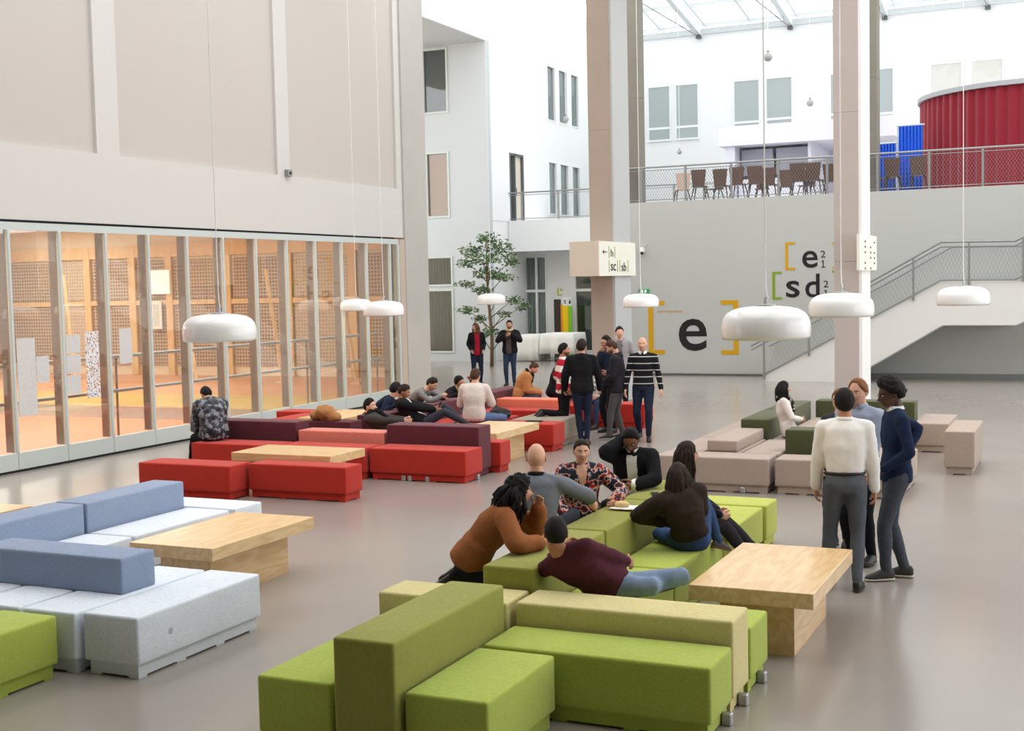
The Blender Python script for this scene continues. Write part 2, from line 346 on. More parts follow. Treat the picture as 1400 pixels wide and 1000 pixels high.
def window(axis, plane, u0, u1, z0, z1, glassm=GLASSW, back=None, sign=-1, bars=(), hbars=(), fw=.07, framem=None, inner=None):
    """framed window set in a wall hole, its room-coloured backing behind the pane"""
    WIN[0] += 1; root = bpy.data.objects.new('window_%d' % WIN[0], None); COL.objects.link(root); root['kind'] = 'structure'; root.empty_display_size = .1
    def bx(mb, a, b2, p, q, c, d, mi=0):
        return mb.box(a, b2, p, q, c, d, mi) if axis == 'y' else mb.box(min(p, q), max(p, q), a, b2, c, d, mi)
    fr = MB(); d0, d1 = sorted((plane+sign*.03, plane-sign*.12))
    for a, b2, c, d in ((u0, u0+fw, z0, z1), (u1-fw, u1, z0, z1), (u0+fw, u1-fw, z0, z0+fw), (u0+fw, u1-fw, z1-fw, z1)): bx(fr, a, b2, d0, d1, c, d)
    for q in bars: bx(fr, q-.04, q+.04, d0, d1, z0+fw, z1-fw)
    for q in hbars: bx(fr, u0+fw, u1-fw, d0+.002, d1-.002, q-.05, q+.05)
    fr.build('window_frame', framem or FRAME, root)
    ps = sorted([u0+fw, *bars, u1-fw]); g0, g1 = sorted((plane-sign*.06, plane-sign*.08))
    zz = sorted([z0+fw, *hbars, z1-fw])
    for a, b2 in zip(ps, ps[1:]):
        for c, d in zip(zz, zz[1:]): bx(MB(), a, b2, g0, g1, c, d).build('pane', glassm, root)
    if back:
        g0, g1 = sorted((plane-sign*.10, plane-sign*.13) if not inner else (plane-sign*.20, plane-sign*.24)); bx(MB(), u0-.3, u1+.3, g0, g1, z0-.3, z1+.3).build('room_backdrop', back, root)
    if inner:
        g0, g1 = sorted((plane-sign*.11, plane-sign*.14)); mb = MB(); n = int((u1-u0)/.12)
        for i in range(n):
            a = u0+(i+.5)*(u1-u0)/n; bx(mb, a-.035, a+.035, g0, g1, z0, z1)
        mb.build('curtain_folds', inner, root)
    return root
DARKR = mat('dark_room', (70, 74, 70), .6, .4); MIDR = mat('grey_room', (198, 206, 202), .8)
CORK = mat('cork_board', (206, 136, 52), .8, .2, noise_amt=.06, nscale=14)
CURT = mat('olive_curtain', (86, 90, 76), .9, .1); REDR = mat('dark_red_room', (88, 66, 60), .8)
wall_with_holes('y', LBY, LBY+.25, -26, LBX, 0, 11.24, [(-21.98, -20.95, 8.85, 11.16), (-21.93, -20.98, 5.15, 7.5), (-22.08, -20.93, 2.7, 3.78), (-22.08, -20.93, .3, 2.6)], mat('cool_white_wall', (196, 202, 205), .8), 'wall_block_front')
window('y', LBY, -21.98, -20.95, 8.85, 11.16, GLASSW, DARKR)
window('y', LBY, -21.93, -20.98, 5.15, 7.5, GLASSW, CORK)
window('y', LBY, -22.08, -20.93, 2.7, 3.78, GLASSW, REDR, inner=CURT)
window('y', LBY, -22.08, -20.93, .3, 2.6, GLASSW, DARKR, inner=CURT)
xh = [(46.5, 47.35, 9.05, 11.2), (47.68, 48.6, 9.05, 11.2), (48.98, 49.85, 9.05, 11.2), (46.5, 47.35, 5.4, 7.48), (47.68, 48.6, 5.4, 7.48), (48.98, 49.85, 5.4, 7.48), (42.85, 44.1, 5.02, 7.5)]
wall_with_holes('x', LBX-.25, LBX, LBY+.25, 55, 5.0, 13.6, xh, WHITE, 'wall_block_side')
struct('wall_block_side_lower', MB().box(LBX-.25, LBX-.02, LBY+.25, 55, 0, 5.0), WHITE)
for i, (a, b2, c, d) in enumerate(xh[:6]): window('x', LBX, a, b2, c, d, GLASSW, MIDR, sign=1, fw=.05, framem=WHITE)
dr = thing('door_1', 'x', 'x'); del dr['label'], dr['category']; dr['kind'] = 'structure'
MB().box(LBX-.2, LBX+.02, 42.85, 42.93, 5.02, 7.5).box(LBX-.2, LBX+.02, 43.28, 43.36, 5.02, 7.5).box(LBX-.2, LBX+.02, 44.02, 44.1, 5.02, 7.5).box(LBX-.2, LBX+.02, 42.93, 44.02, 7.42, 7.5).build('door_frame', STEELD, dr)
MB().box(LBX-.12, LBX-.08, 43.36, 44.02, 5.03, 7.42).build('door_leaf', mat('door_cream', (214, 205, 190), .6), dr)
MB().box(LBX-.12, LBX-.08, 42.93, 43.28, 5.03, 7.42).build('pane', GLASSW, dr)
MB().rbox(LBX-.08, LBX+.02, 43.42, 43.46, 6.0, 6.25, .008).build('door_handle', STEEL, dr)
# upper volume over the front face, its underside is the grey soffit
struct('wall_upper_volume', MB().box(-26, LBX, 32, LBY+.24, 11.25, 15), WHITE)
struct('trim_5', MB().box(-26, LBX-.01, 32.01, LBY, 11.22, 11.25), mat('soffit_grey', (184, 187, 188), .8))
# gallery slab and the glazed wall beneath
struct('gallery_slab', MB().box(LBX, -12.9, 42.66, 46, 3.9, 5.02), mat('slab_white', (228, 232, 234), .7))
GY = 44.2
def px_on_y(px, y):
    d = _F+_R*((px-700)/F_PX)-_UU*((400-500)/F_PX); return d.x*y/d.y
_gx = lambda px, y: px_on_y(px, y)
gh = [(_gx(699, GY), _gx(748, GY), .15, 3.75), (_gx(785, GY), _gx(785, GY)+1.75, .15, 3.75)]
wall_with_holes('y', GY, GY+.2, LBX, -12.75, 0, 3.9, gh, WHITE, 'wall_gallery_lower')
GLR = mat('glazed_room', (170, 182, 172), .7)
window('y', GY, *gh[0], GLASSW, GLR, bars=(gh[0][0]+.55, gh[0][0]+1.05), hbars=(2.45,), fw=.06, framem=WHITE, inner=mat('pale_curtain', (176, 184, 172), .9))
window('y', GY, *gh[1], GLASSW, mat('glazed_dark', (60, 78, 74), .7), bars=(gh[1][0]+.75,), hbars=(2.45,), fw=.08, framem=WHITE)

# glass roof over the atrium and its beams
ROOFW = mat('roof_white', (226, 232, 232), .5)
rf = thing('glass_roof', 'white framed glass roof above the far white wall', 'roof', (0, 0, 0))
rise = .16
def rz_(y): return 13.5+(55-y)*rise
xs = [-19.4+1.98*i for i in range(14)]
for x in xs: MB().prism([(55, rz_(55)+.16), (34, rz_(34)+.16), (34, rz_(34)+.3), (55, rz_(55)+.3)], 'x', x-.04, x+.04).build('rafter', ROOFW, rf)
for i in range(9):
    y = 54.9-i*2.4; MB().box(-19.4, 8, y-.04, y+.04, rz_(y)+.15, rz_(y)+.29).build('purlin', ROOFW, rf)
rg = glass('roof_glass', (250, 252, 252), .05, .02)
for i in range(8):
    y1 = 54.9-i*2.4; y0 = y1-2.4
    MB().prism([(y1, rz_(y1)+.21), (y0, rz_(y0)+.21), (y0, rz_(y0)+.23), (y1, rz_(y1)+.23)], 'x', -19.4, 8).build('pane', rg, rf)
for i, x in enumerate((-15.74, -11.77, -7.9, -3.94, .05)):
    bt = thing('roof_beam', ['white steel roof beam nearest the left column, ending on the far wall', 'white steel roof beam ending above the paired windows left of the right column', 'white steel roof beam just right of the right column', 'white steel roof beam whose end shows above the red curtain', 'white steel roof beam beyond the right edge'][i], 'roof beam', (x, 55, 13.3), 0)
    MB().prism([(0, 0), (0, .25), (-21, .25+21*rise), (-21, 21*rise)], 'x', -.11, .11).build('girder', ROOFW, bt)
    MB().tube([(-.02, -.1, -.02), (-.02, -21, -.02)], .028, 6).build('tie_rod', STEEL, bt)
    MB().box(-.1, .1, -.22, -.005, -.12, .02).build('end_bracket', STEELD, bt)
    for q in (1.3, 3.4): MB().tube([(-.02, -q, -.02), (-.02, -q, q*rise)], .015, 5).build('strut', STEEL, bt)
struct('trim_3', MB().box(-19.4, 14, 54.9, 55, 13.36, 13.6), mat('roof_edge', (205, 210, 212), .6))

# windows in the far wall (shallow boxes on the wall, framed)
fwm = [(-18.07, -17.12, 8.95, 11.25), (-16.8, -15.84, 8.95, 11.25), (-14.2, -13.15, 8.95, 11.2), (-12.8, -11.75, 9.0, 11.2), (-10.1, -9.0, 9.0, 11.15), (-8.3, -7.6, 8.9, 11.2), (-6.1, -4.95, 8.6, 11.2), (-4.55, -3.4, 8.9, 11.2)]
SKYR = mat('glazed_far_room', (166, 176, 175), .3, .5)
SKYR2 = pattern('glazed_far_room_pale', [(204, 204, 197), (208, 208, 201), (213, 212, 206)], .7, .7)
for i, (a, b2, c, d) in enumerate(fwm):
    WIN[0] += 1; root = bpy.data.objects.new('window_%d' % WIN[0], None); COL.objects.link(root); root['kind'] = 'structure'
    MB().box(a, b2, 54.96, 54.99, c, d).build('pane', SKYR if i < 6 else SKYR2, root)
    MB().box(a-.05, a, 54.93, 54.995, c, d).box(b2, b2+.05, 54.93, 54.995, c, d).box(a-.05, b2+.05, 54.93, 54.995, d, d+.05).box(a-.05, b2+.05, 54.9, 54.995, c-.08, c).build('window_frame', WHITE, root)
    if i < 6: MB().box(a, b2, 54.945, 54.958, c+.45, c+.55).build('rail', WHITE, root)
# white serving kiosk at the back of the deck
kk = thing('kiosk', 'white flat-roofed kiosk behind the row of chairs on the upper deck', 'kiosk', (0, 0, 5))
KW = mat('kiosk_white', (222, 222, 234), .7)
MB().box(-12.5, -6.3, 46, 52, 2.55, 3.25).build('canopy', KW, kk)
MB().box(-12.3, -11.95, 46.2, 52, .02, 2.55).box(-11.4, -6.5, 50, 50.2, .02, 2.55).box(-9.35, -9.25, 46.4, 50, .02, 2.55).build('wall_panel', mat('kiosk_wall', (214, 214, 226), .8), kk)
MB().box(-11.9, -9.4, 46.5, 46.6, 0.02, 1.35).build('counter', KW, kk)
for a in (-11.88, -10.6): MB().box(a, a+1.15, 46.9, 46.95, 1.5, 2.45).build('screen_panel', mat('kiosk_grey', (160, 163, 176), .6), kk)
# blue pleated curtains and round red curtained booth
def pleat(x0, x1, y, z0, z1, m, parent, n, name='pleated_cloth'):
    pts = [(x0+(x1-x0)*i/(n*4), y+.06*math.sin(i*math.pi/2)) for i in range(n*4+1)]
    mb = MB(); vs = [(a, b2, z) for z in (z0, z1) for a, b2 in pts]; k = len(pts)
    mb.add(vs, [(i, i+1, k+i+1, k+i) for i in range(k-1)]); o = mb.build(name, m, parent, smooth=True)
    sm = o.modifiers.new('thick', 'SOLIDIFY'); sm.thickness = .02; return o
BLUE = mat('blue_curtain_cloth', (52, 108, 226), .85, .2)
for i, (a, b2, zt) in enumerate(((-5.8, -5.2, 6.5), (-5.15, -4.5, 7.0))):
    o = thing('blue_curtain', ['shorter blue curtain panel beside the upper deck column', 'taller bright blue curtain panel left of the red booth'][i], 'curtain', (0, 38.2+i*.3, 5.0))
    pleat(a, b2, 0, .02, zt-5, BLUE, o, 7)
    MB().tube([(a-.05, 0, zt-5+.02), (b2+.05, 0, zt-5+.02)], .025, 6).build('curtain_rail', FRAME, o)
    MB().tube([(a-.05, 0, 0), (a-.05, 0, zt-5+.02)], .02, 6).build('post', FRAME, o)
bt = thing('curtain_booth', 'round booth closed by a pleated dark red curtain on the upper deck', 'booth', (-1.4, 41, 5))
mb = MB(); n = 420; R0 = 3.42; zt = 2.83; vs = []
for z in (.03, .9, 1.9, zt):
    for i in range(n):
        a = 2*math.pi*i/n; ph = i*2*math.pi/6+1.5*noise.noise(V(i*.05, 0, 0)); r = R0+(.05+.025*noise.noise(V(i*.11, 3, 0)))*math.sin(ph)*(1-.25*z/zt)
        vs.append((r*math.cos(a), r*math.sin(a), z))
mb.add(vs, [(j*n+i, j*n+(i+1) % n, (j+1)*n+(i+1) % n, (j+1)*n+i) for j in range(3) for i in range(n)])
mb.build('pleated_curtain', mat('red_velvet', (134, 14, 36), .75, .3, sheen=.3), bt, smooth=True)
MB().lathe([(3.38, zt), (3.52, zt), (3.52, zt+.13), (3.38, zt+.13), (3.38, zt)], seg=96).build('top_ring', mat('ring_grey', (168, 172, 176), .5), bt, smooth=False)

# ------------------------------------------------------------------ balcony railing
def railing(name, label, x0, x1, y, z, posts, hgt=1.0, net=True, mesh_step=.075):
    r = thing(name, label, 'railing', (0, y, z))
    MB().tube([(x0, 0, hgt), (x1, 0, hgt)], .028, 8).build('top_rail', STEEL, r)
    MB().tube([(x0, 0, hgt-.09), (x1, 0, hgt-.09)], .012, 6).build('upper_bar', STEEL, r)
    MB().tube([(x0, 0, .06), (x1, 0, .06)], .014, 6).build('lower_bar', STEEL, r)
    for x in posts: MB().box(x-.03, x+.03, -.03, .02, 0, hgt-.02).build('post', STEEL, r)
    if net:
        mb = MB(); H = hgt-.15; n = int((x1-x0+H)/mesh_step)
        for s_ in (1, -1):
            for i in range(n):
                a = x0-H+i*mesh_step if s_ > 0 else x0+i*mesh_step
                p, q = (a, .06), (a+s_*H*.62, .06+H)
                P = [p, q]
                if min(P[0][0], P[1][0]) < x0 or max(P[0][0], P[1][0]) > x1: continue
                mb.tube([(p[0], .002*s_, p[1]), (q[0], .002*s_, q[1])], .0042, 3)
        mb.build('wire_mesh', STEELD, r, kind='stuff')
    return r
railing('railing', 'galvanised railing with diamond wire mesh along the upper deck edge', -12.55, 3.5, 35.62, 5.0, [-11.98+1.33*i for i in range(12)], mesh_step=.08)
railing('railing', 'short grey gallery railing in front of the door above the tree', LBX+.02, -13, 42.7, 5.02, [-18.9+1.43*i for i in range(5)], net=False)

# ------------------------------------------------------------------ staircase in front of the back wall
YS = 33.8
def zline(pts, x):
    for (a, za), (b2, zb) in zip(pts, pts[1:]):
        if a <= x <= b2: return za+(zb-za)*(x-a)/(b2-a)
top = [(-8.05, .12), (-5.28, 1.6), (-3.51, 2.56), (-1.78, 2.54), (3.0, 4.95)]
bot = [(-8.05, 0), (-6.05, 0), (-5.28, .4), (-3.49, 1.47), (-1.76, 1.46), (3.0, 3.9)]
st = thing('staircase', 'white staircase rising to the right against the grey lettered wall', 'staircase', (0, 0, 0))
SWH = mat('stair_white', (222, 222, 218), .8)
for y0 in (YS, 35.3):
    MB().prism(top+bot[::-1], 'y', y0, y0+.12).build('stringer', SWH, st)
MB().prism([(x, z+.1) for x, z in bot[1:]]+[(x, z-.02) for x, z in bot[:0:-1]], 'y', YS+.12, 35.3).build('soffit', SWH, st)
nstep = 0
x = -7.95
while x < 2.8:
    z = zline(top, x)-.28
    if not (-3.55 < x < -1.8): MB().box(x, x+.33, YS+.12, 35.3, max(0.01, z-.17), z+.02).build('tread', GREYW, st)
    x += .31
MB().box(-3.55, -1.7, YS+.12, 35.3, 2.2, 2.3).build('landing', GREYW, st)
rl = thing('stair_railing', 'grey stair handrail with mesh infill rising along the white staircase', 'railing', (0, YS-.04, 0))
rt = [(-8.35, .95), (-5.28, 2.57), (-3.51, 3.55), (-1.78, 3.52), (3.0, 5.95)]
MB().tube([(a, 0, b2) for a, b2 in rt], .03, 8).build('top_rail', STEEL, rl)
MB().tube([(a, 0, b2-.12) for a, b2 in rt], .018, 6).build('upper_bar', STEEL, rl)
MB().tube([(a, 0, b2+.04) for a, b2 in top], .02, 6).build('lower_bar', STEEL, rl)
MB().tube([(a+.1, 1.65, b2-.1) for a, b2 in rt[:]], .022, 8).build('wall_handrail', STEEL, rl)
for x in (-8.0, -6.81, -5.5, -4.18, -2.85, -1.6, -.3): MB().box(x-.025, x+.025, -.02, .02, zline(top, x)-.1, zline(rt, x)).build('post', STEEL, rl)
mb = MB(); x = -7.9
while x < 2.6:
    for s_ in (1, -1):
        a, b2 = (x, x+.35) if s_ > 0 else (x+.35, x)
        mb.tube([(a, .004*s_, zline(top, a)+.05), (b2, .004*s_, zline(rt, b2)-.13)], .0025, 3)
    x += .09
mb.build('wire_mesh', STEELD, rl, kind='stuff')
# dark grey strip along the wall foot under the stair
struct('trim_4', MB().box(-6.0, 14, 35.3, 35.5, 0, .12), mat('floor_strip_grey', (120, 124, 122), .5))

# ------------------------------------------------------------------ lettering helper
def ray(px, py): return _F+_R*((px-700)/F_PX)-_UU*((py-500)/F_PX)
def on_y(px, py, y):
    d = ray(px, py); t = y/d.y; return V(d.x*t, y, CAM_Z+d.z*t)
def on_x(px, py, x):
    d = ray(px, py); t = x/d.x; return V(x, d.y*t, CAM_Z+d.z*t)
def glyph_mesh(s, w_, h_, depth=.006, bold=0):
    cu = bpy.data.curves.new('t', 'FONT'); cu.body = s; cu.size = 1; cu.extrude = .02; cu.offset = bold; cu.resolution_u = 4
    o = bpy.data.objects.new('t', cu); COL.objects.link(o); dg = bpy.context.evaluated_depsgraph_get(); dg.update()
    me = bpy.data.meshes.new_from_object(o.evaluated_get(dg), depsgraph=dg); bpy.data.objects.remove(o)
    n = len(me.vertices); c = np.zeros(n*3); me.vertices.foreach_get('co', c); c = c.reshape(-1, 3)
    a, b2 = c.min(0), c.max(0); s1 = (b2-a); s1[s1 == 0] = 1
    c = (c-(a+b2)/2)/s1*np.array([w_, h_, depth]); me.vertices.foreach_set('co', c.ravel()); me.update(); return me
def letter_y(s, x0, y0, x1, y1, plane, m, parent, bold=.0, name='lettering'):   # pixel box measured on the photo -> wall plane
    a, b2 = on_y(x0, (y0+y1)/2, plane), on_y(x1, (y0+y1)/2, plane); xm = (x0+x1)/2
    t, u = on_y(xm, y0, plane), on_y(xm, y1, plane)
    me = glyph_mesh(s, b2.x-a.x, t.z-u.z, bold=bold); me.materials.clear(); me.materials.append(m)
    o = link(name, me, parent); o.location = ((a.x+b2.x)/2, plane-.004, (t.z+u.z)/2); o.rotation_euler = (math.pi/2, 0, 0); return o
def bracket(x0, x1, y0, y1, side, th, plane, m, parent, vert=True):
    a, b2 = on_y(x0, y0, plane), on_y(x1, y0, plane); c = on_y(x0, y1, plane); tk = th/1754*38.5
    X0, X1, Z0, Z1 = a.x, b2.x, c.z, a.z; mb = MB()
    mb.box(X0, X1, plane-.008, plane, Z1-tk, Z1).box(X0, X1, plane-.008, plane, Z0, Z0+tk)
    if side == 'l': mb.box(X0, X0+tk*1.25, plane-.0078, plane, Z0+tk, Z1-tk)
    elif vert: mb.box(X1-tk*1.25, X1, plane-.0078, plane, Z0+tk, Z1-tk)
    return mb.build('bracket_mark', m, parent)
WP = 35.55
def one(x0, y0, x1, y1):
    a, c = on_y(x0, y0, WP), on_y(x1, y1, WP); m = (a.x+c.x)/2; t = .012; mb = MB()
    mb.box(m-t, m+t, WP-.007, WP, c.z+.022, a.z).box(a.x, c.x, WP-.007, WP, c.z, c.z+.022).prism([(m-t, a.z), (m-t, a.z-.03), (a.x+.01, a.z-.06), (a.x+.005, a.z-.04)], 'y', WP-.007, WP)
    return mb.build('lettering', BLACK, WB)
bracket(886, 908.4, 412, 484.5, 'l', 5.6, WP, YELLOW, WB)
letter_y('e', 928, 436, 966.6, 480, WP, BLACK, WB, .01)
bracket(985.4, 1009.5, 410.8, 485, 'r', 5.6, WP, YELLOW, WB)
letter_y('entreprise', 898.6, 423.7, 933, 429, WP, mat('tan_print', (205, 150, 100), .6), WB)
bracket(1073.4, 1087, 331.5, 369.7, 'l', 3, WP, YELLOW, WB)
letter_y('e', 1096.8, 343, 1118, 366.6, WP, BLACK, WB, .01)
letter_y('2', 1122, 343, 1128.5, 352.3, WP, BLACK, WB); one(1122.5, 356.2, 1128.5, 365.8)
bracket(1138, 1152, 331.5, 368.5, 'r', 3, WP, YELLOW, WB)
bracket(1055.7, 1068.7, 371.8, 410, 'l', 3, WP, GREENP, WB)
letter_y('s', 1074.7, 384, 1093.3, 407, WP, BLACK, WB, .01); letter_y('d', 1101, 374.4, 1120.7, 407, WP, BLACK, WB, .01)
letter_y('2', 1126, 384, 1132.7, 393, WP, BLACK, WB); one(1126.5, 396.5, 1132.5, 406)
bracket(1138, 1152, 370, 409, 'r', 3, WP, GREENP, WB)
# exit sign, camera
ex = thing('exit_sign', 'small green lit exit sign on the grey wall above a pendant lamp', 'sign', on_y(880.5, 398.5, 35.5))
MB().box(-.15, .15, -.04, .05, -.06, .06).build('sign_box', mat('exit_green', (40, 130, 70), .5, emit=.5), ex)
MB().box(-.07, -.02, -.045, -.04, -.035, .035).box(.03, .08, -.045, -.04, -.035, .035).build('pictogram', mat('exit_white', (235, 250, 238), .5, emit=1), ex)
cc = thing('security_camera', 'white security camera with dark dome on the grey wall beside the column', 'camera', on_y(877.5, 345, 35.4))
MB().rbox(-.05, .05, -.05, .15, .0, .14, .02).build('housing', LAMPW, cc)
MB().ball((0, -.01, -.02), .055).build('dome', BLACK, cc, smooth=True)
MB().tube([(.05, .05, .12), (.14, .1, .2)], .012, 5).build('bracket_arm', STEEL, cc)
# boxed direction sign around the left column
SIGN = mat('sign_cream', (236, 236, 222), .6); SIGNT = mat('sign_tan', (216, 204, 186), .7)
z0, z1 = on_x(821, 377.5, -9.68).z, on_x(821, 329.5, -9.68).z
sg = thing('direction_sign', 'cream boxed direction sign with arrow and h, sc, sb in brackets on the column', 'sign', (0, 0, 0))
mb = MB(); mb.box(-10.36, -9.68, 25.9, 26.97, z0, z1).box(-9.72, -9.68, 26.97, 28.3, z0, z1).box(-10.36, -9.72, 28.15, 28.3, z0, z1)
mb.build('sign_box', SIGN, sg)
MB().box(-10.355, -9.685, 25.885, 25.9, z0+.004, z1-.004).build('end_face', SIGNT, sg)
def letter_x(s, x0, y0, x1, y1, plane, m, parent, bold=0, name='lettering'):
    a, b2 = on_x(x0, (y0+y1)/2, plane), on_x(x1, (y0+y1)/2, plane); xm = (x0+x1)/2; t, u = on_x(xm, y0, plane), on_x(xm, y1, plane)
    me = glyph_mesh(s, b2.y-a.y, t.z-u.z, bold=bold); me.materials.clear(); me.materials.append(m)
    o = link(name, me, parent); o.location = (plane+.004, (a.y+b2.y)/2, (t.z+u.z)/2); o.rotation_euler = (math.pi/2, 0, math.pi/2); return o
GR = mat('grey_print', (70, 72, 66), .6); GP = mat('pale_green_print', (150, 170, 90), .6)
def brx(x0, x1, y0, y1, l, m):
    s_ = -9.676; a = on_x(x0, y0, -9.68); b2 = on_x(x1, y1, -9.68); mb = MB(); tk = .018
    mb.box(-9.68, s_, a.y, b2.y, a.z-tk, a.z).box(-9.68, s_, a.y, b2.y, b2.z, b2.z+tk)
    mb.box(-9.68, s_, (a.y if l else b2.y-tk*2), (a.y+tk*2 if l else b2.y), b2.z, a.z); mb.build('bracket_mark', m, sg)
letter_x('h', 834.8, 341, 838.2, 351, -9.68, GR, sg, .01)
a = on_x(824.5, 344.5, -9.68); b_ = on_x(830, 344.5, -9.68)
MB().box(-9.68, -9.675, a.y, b_.y, a.z-.01, a.z+.01).prism([(a.y-.05, a.z), (a.y+.06, a.z+.045), (a.y+.06, a.z-.045)], 'x', -9.68, -9.675).build('arrow_mark', GR, sg)
brx(832, 833.2, 337, 352.5, True, GP); brx(839.8, 841, 337, 352.5, False, GP)
letter_x('sc', 835, 361, 842, 370.5, -9.68, GR, sg, .01); brx(832.3, 833.5, 356, 371.5, True, GP); brx(843.5, 844.7, 356, 371.5, False, GP)
letter_x('sb', 849.5, 359, 856, 371, -9.68, GR, sg, .01); brx(846.8, 848, 356, 371.5, True, GP); brx(857.8, 859, 356, 371.5, False, GP)
s2 = thing('wall_sign', 'narrow white sign panel with faint columns of marks on the right column', 'sign', (0, 0, 0))
z0, z1 = on_x(1177, 369.5, -4.3).z, on_x(1177, 320, -4.3).z
MB().box(-4.36, -4.3, 26.4, 28.6, z0, z1).build('sign_panel', SIGN, s2)
mb = MB()
for q in range(6):
    for k, yy in enumerate((27.0, 27.7, 28.2)):
        if (q*3+k) % 4 != 1: mb.box(-4.3, -4.296, yy, yy+.14, z1-.12-q*.11, z1-.16-q*.11+.0)
mb.build('faint_marks', GR, s2)
# totem panels on the gallery wall
for lab, m, x0, x1, y0 in (('dark brown tall panel standing behind the white cloth table', mat('totem_dark', (62, 50, 48), .6), 757, 766, 409.6),
        ('narrow orange strip panel beside the dark brown panel', mat('totem_orange', (235, 150, 40), .6), 766.2, 768.6, 416),
        ('bright yellow panel behind the white cloth table', mat('totem_yellow', (250, 205, 10), .6), 768.8, 776.3, 418.4),
        ('bright green narrow panel right of the yellow one', mat('totem_green', (130, 200, 50), .6), 776.6, 781.5, 418.4)):
    a = on_y(x0, y0, 43.6); b2 = on_y(x1, y0, 43.6)
    o = thing('display_panel', lab, 'panel', (0, 43.6, 0)); MB().rbox(a.x, b2.x, 0, .05, 0, a.z, .006, 1).build('board', m, o)
    if x0 > 768: MB().rbox(a.x, b2.x, 0.001, .049, a.z+.005, a.z+.32, .006, 1).build('head_board', WHITE, o); letter_y('e' if x0 < 770 else 'i', (x0+x1)/2-1.4, 410, (x0+x1)/2+1.4, 415.5, 43.6, BLACK, None).parent = o
for o in bpy.data.objects:
    if o.name.startswith('lettering') and o.parent and o.parent.name.startswith('display_panel'): o.location = (o.location.x, -.006, o.location.z)
lg = MB(); p = on_y(765, 400, GY)
lg.box(p.x-.09, p.x-.03, GY-.012, GY-.002, p.z-.12, p.z+.16).box(p.x-.03, p.x+.1, GY-.012, GY-.002, p.z-.12, p.z-.07).box(p.x+.02, p.x+.12, GY-.012, GY-.002, p.z+.06, p.z+.14)
o = lg.build('logo_mark', mat('lime_print', (190, 205, 60), .6), bpy.data.objects['wall_gallery_lower'])
# wall device on the left wall
p = on_x(392, 237, XW); dv = thing('wall_sensor', 'small grey sensor box on the cream upper wall', 'sensor', p)
MB().rbox(0, .09, -.08, .08, -.07, .07, .015).build('casing', STEEL, dv); MB().ball((.09, 0, .0), .03).build('lens', DARKGAP, dv, smooth=True)

# ------------------------------------------------------------------ glazed partition (left) and the sports hall behind
gw = bpy.data.objects.new('wall_glazed', None); COL.objects.link(gw); gw['kind'] = 'structure'; gw.empty_display_size = .1
FIN = mat('fin_brown', (158, 138, 126), .7)
ys = [14.78+1.063*i for i in range(-4, 12)]
MB().box(XW-.06, XW, 8, 26.9, 3.74, 3.86).build('head_rail', FRAME, gw)
MB().box(XW-.02, XW+.008, 8, 26.9, .0, .035).build('floor_track', DARKGAP, gw)
for i, y in enumerate(ys):
    MB().rbox(XW-.05, XW+.02, y-.028, y+.028, .3, 3.74, .006, 1).build('mullion', FRAME, gw)
    MB().box(XW-.21, XW-.05, y-.025, y+.025, .3, 3.74).build('fin', FIN, gw)
    y2 = ys[i+1] if i+1 < len(ys) else 26.88
    if y2-y > .2:
        MB().rbox(XW-.04, XW+.012, y+.004, y2-.004, .036, .298, .004, 1).build('base_panel', FRAME, gw)
        MB().box(XW-.03, XW-.02, y+.036, y2-.036, .3, 3.74).build('pane', GLASSM, gw)
MB().rbox(XW-.05, XW+.02, 26.82, 26.9, 0.036, 3.74, .006, 1).build('mullion', FRAME, gw)
HX0, HY1 = -40, 33.4
HW = wood('hall_wood', (222, 192, 150), (210, 176, 130), 2, .6, .5)
struct('wall_hall_far', MB().box(HX0, -18.3, HY1, HY1+.2, 0, 5), mat('hall_wall_peach', (226, 212, 190), .8, noise_amt=.03, nscale=1))
struct('wall_hall_left', MB().box(HX0-.2, HX0, 4, HY1, 0, 5), MATS['hall_wall_peach'])
struct('wall_hall_near', MB().box(HX0, -15.4, 3.8, 4, 0, 5), MATS['hall_wall_peach'])
struct('ceiling_hall', MB().prism([(HX0, 4), (XW-.5, 4), (XW-.5, 28), (-18.3, HY1+.2), (HX0, HY1+.2)], 'z', 5, 5.2), mat('hall_ceiling', (238, 214, 184), .8))
struct('wall_hall_right', MB().prism([(-15.5, 26.95), (-15.62, 28.2), (-18.25, HY1+.2), (-18.45, HY1+.2), (-15.75, 28.2), (-15.65, 26.95)], 'z', 0, 5), CREAM)
# sprung floor in orange with a yellow lane and a dark lane
hf = mat('hall_floor', (226, 134, 84), .35, .4); nt = hf.node_tree; N = nt.nodes; L = nt.links; b = N['Principled BSDF']
tc = N.new('ShaderNodeTexCoord'); sp = N.new('ShaderNodeSeparateXYZ'); L.new(tc.outputs['Object'], sp.inputs[0])
cr = N.new('ShaderNodeValToRGB'); mr = N.new('ShaderNodeMapRange'); mr.inputs['From Min'].default_value = 14; mr.inputs['From Max'].default_value = 34
L.new(sp.outputs[1], mr.inputs[0]); L.new(mr.outputs[0], cr.inputs[0]); e = cr.color_ramp; e.interpolation = 'CONSTANT'
cols = [(0, (206, 146, 108)), (.38, (150, 132, 120)), (.5, (206, 178, 108)), (.66, (212, 160, 124)), (.8, (206, 150, 112))]
e.elements[0].position = 0; e.elements[0].color = lin(cols[0][1]); e.elements[1].position = cols[1][0]; e.elements[1].color = lin(cols[1][1])
for p_, c in cols[2:]: q = e.elements.new(p_); q.color = lin(c)
L.new(cr.outputs[0], b.inputs['Base Color'])
struct('floor_hall', MB().prism([(HX0, 4), (XW-.3, 4), (XW-.3, 26.95), (-18.4, HY1), (HX0, HY1)], 'z', .002, .02), hf)
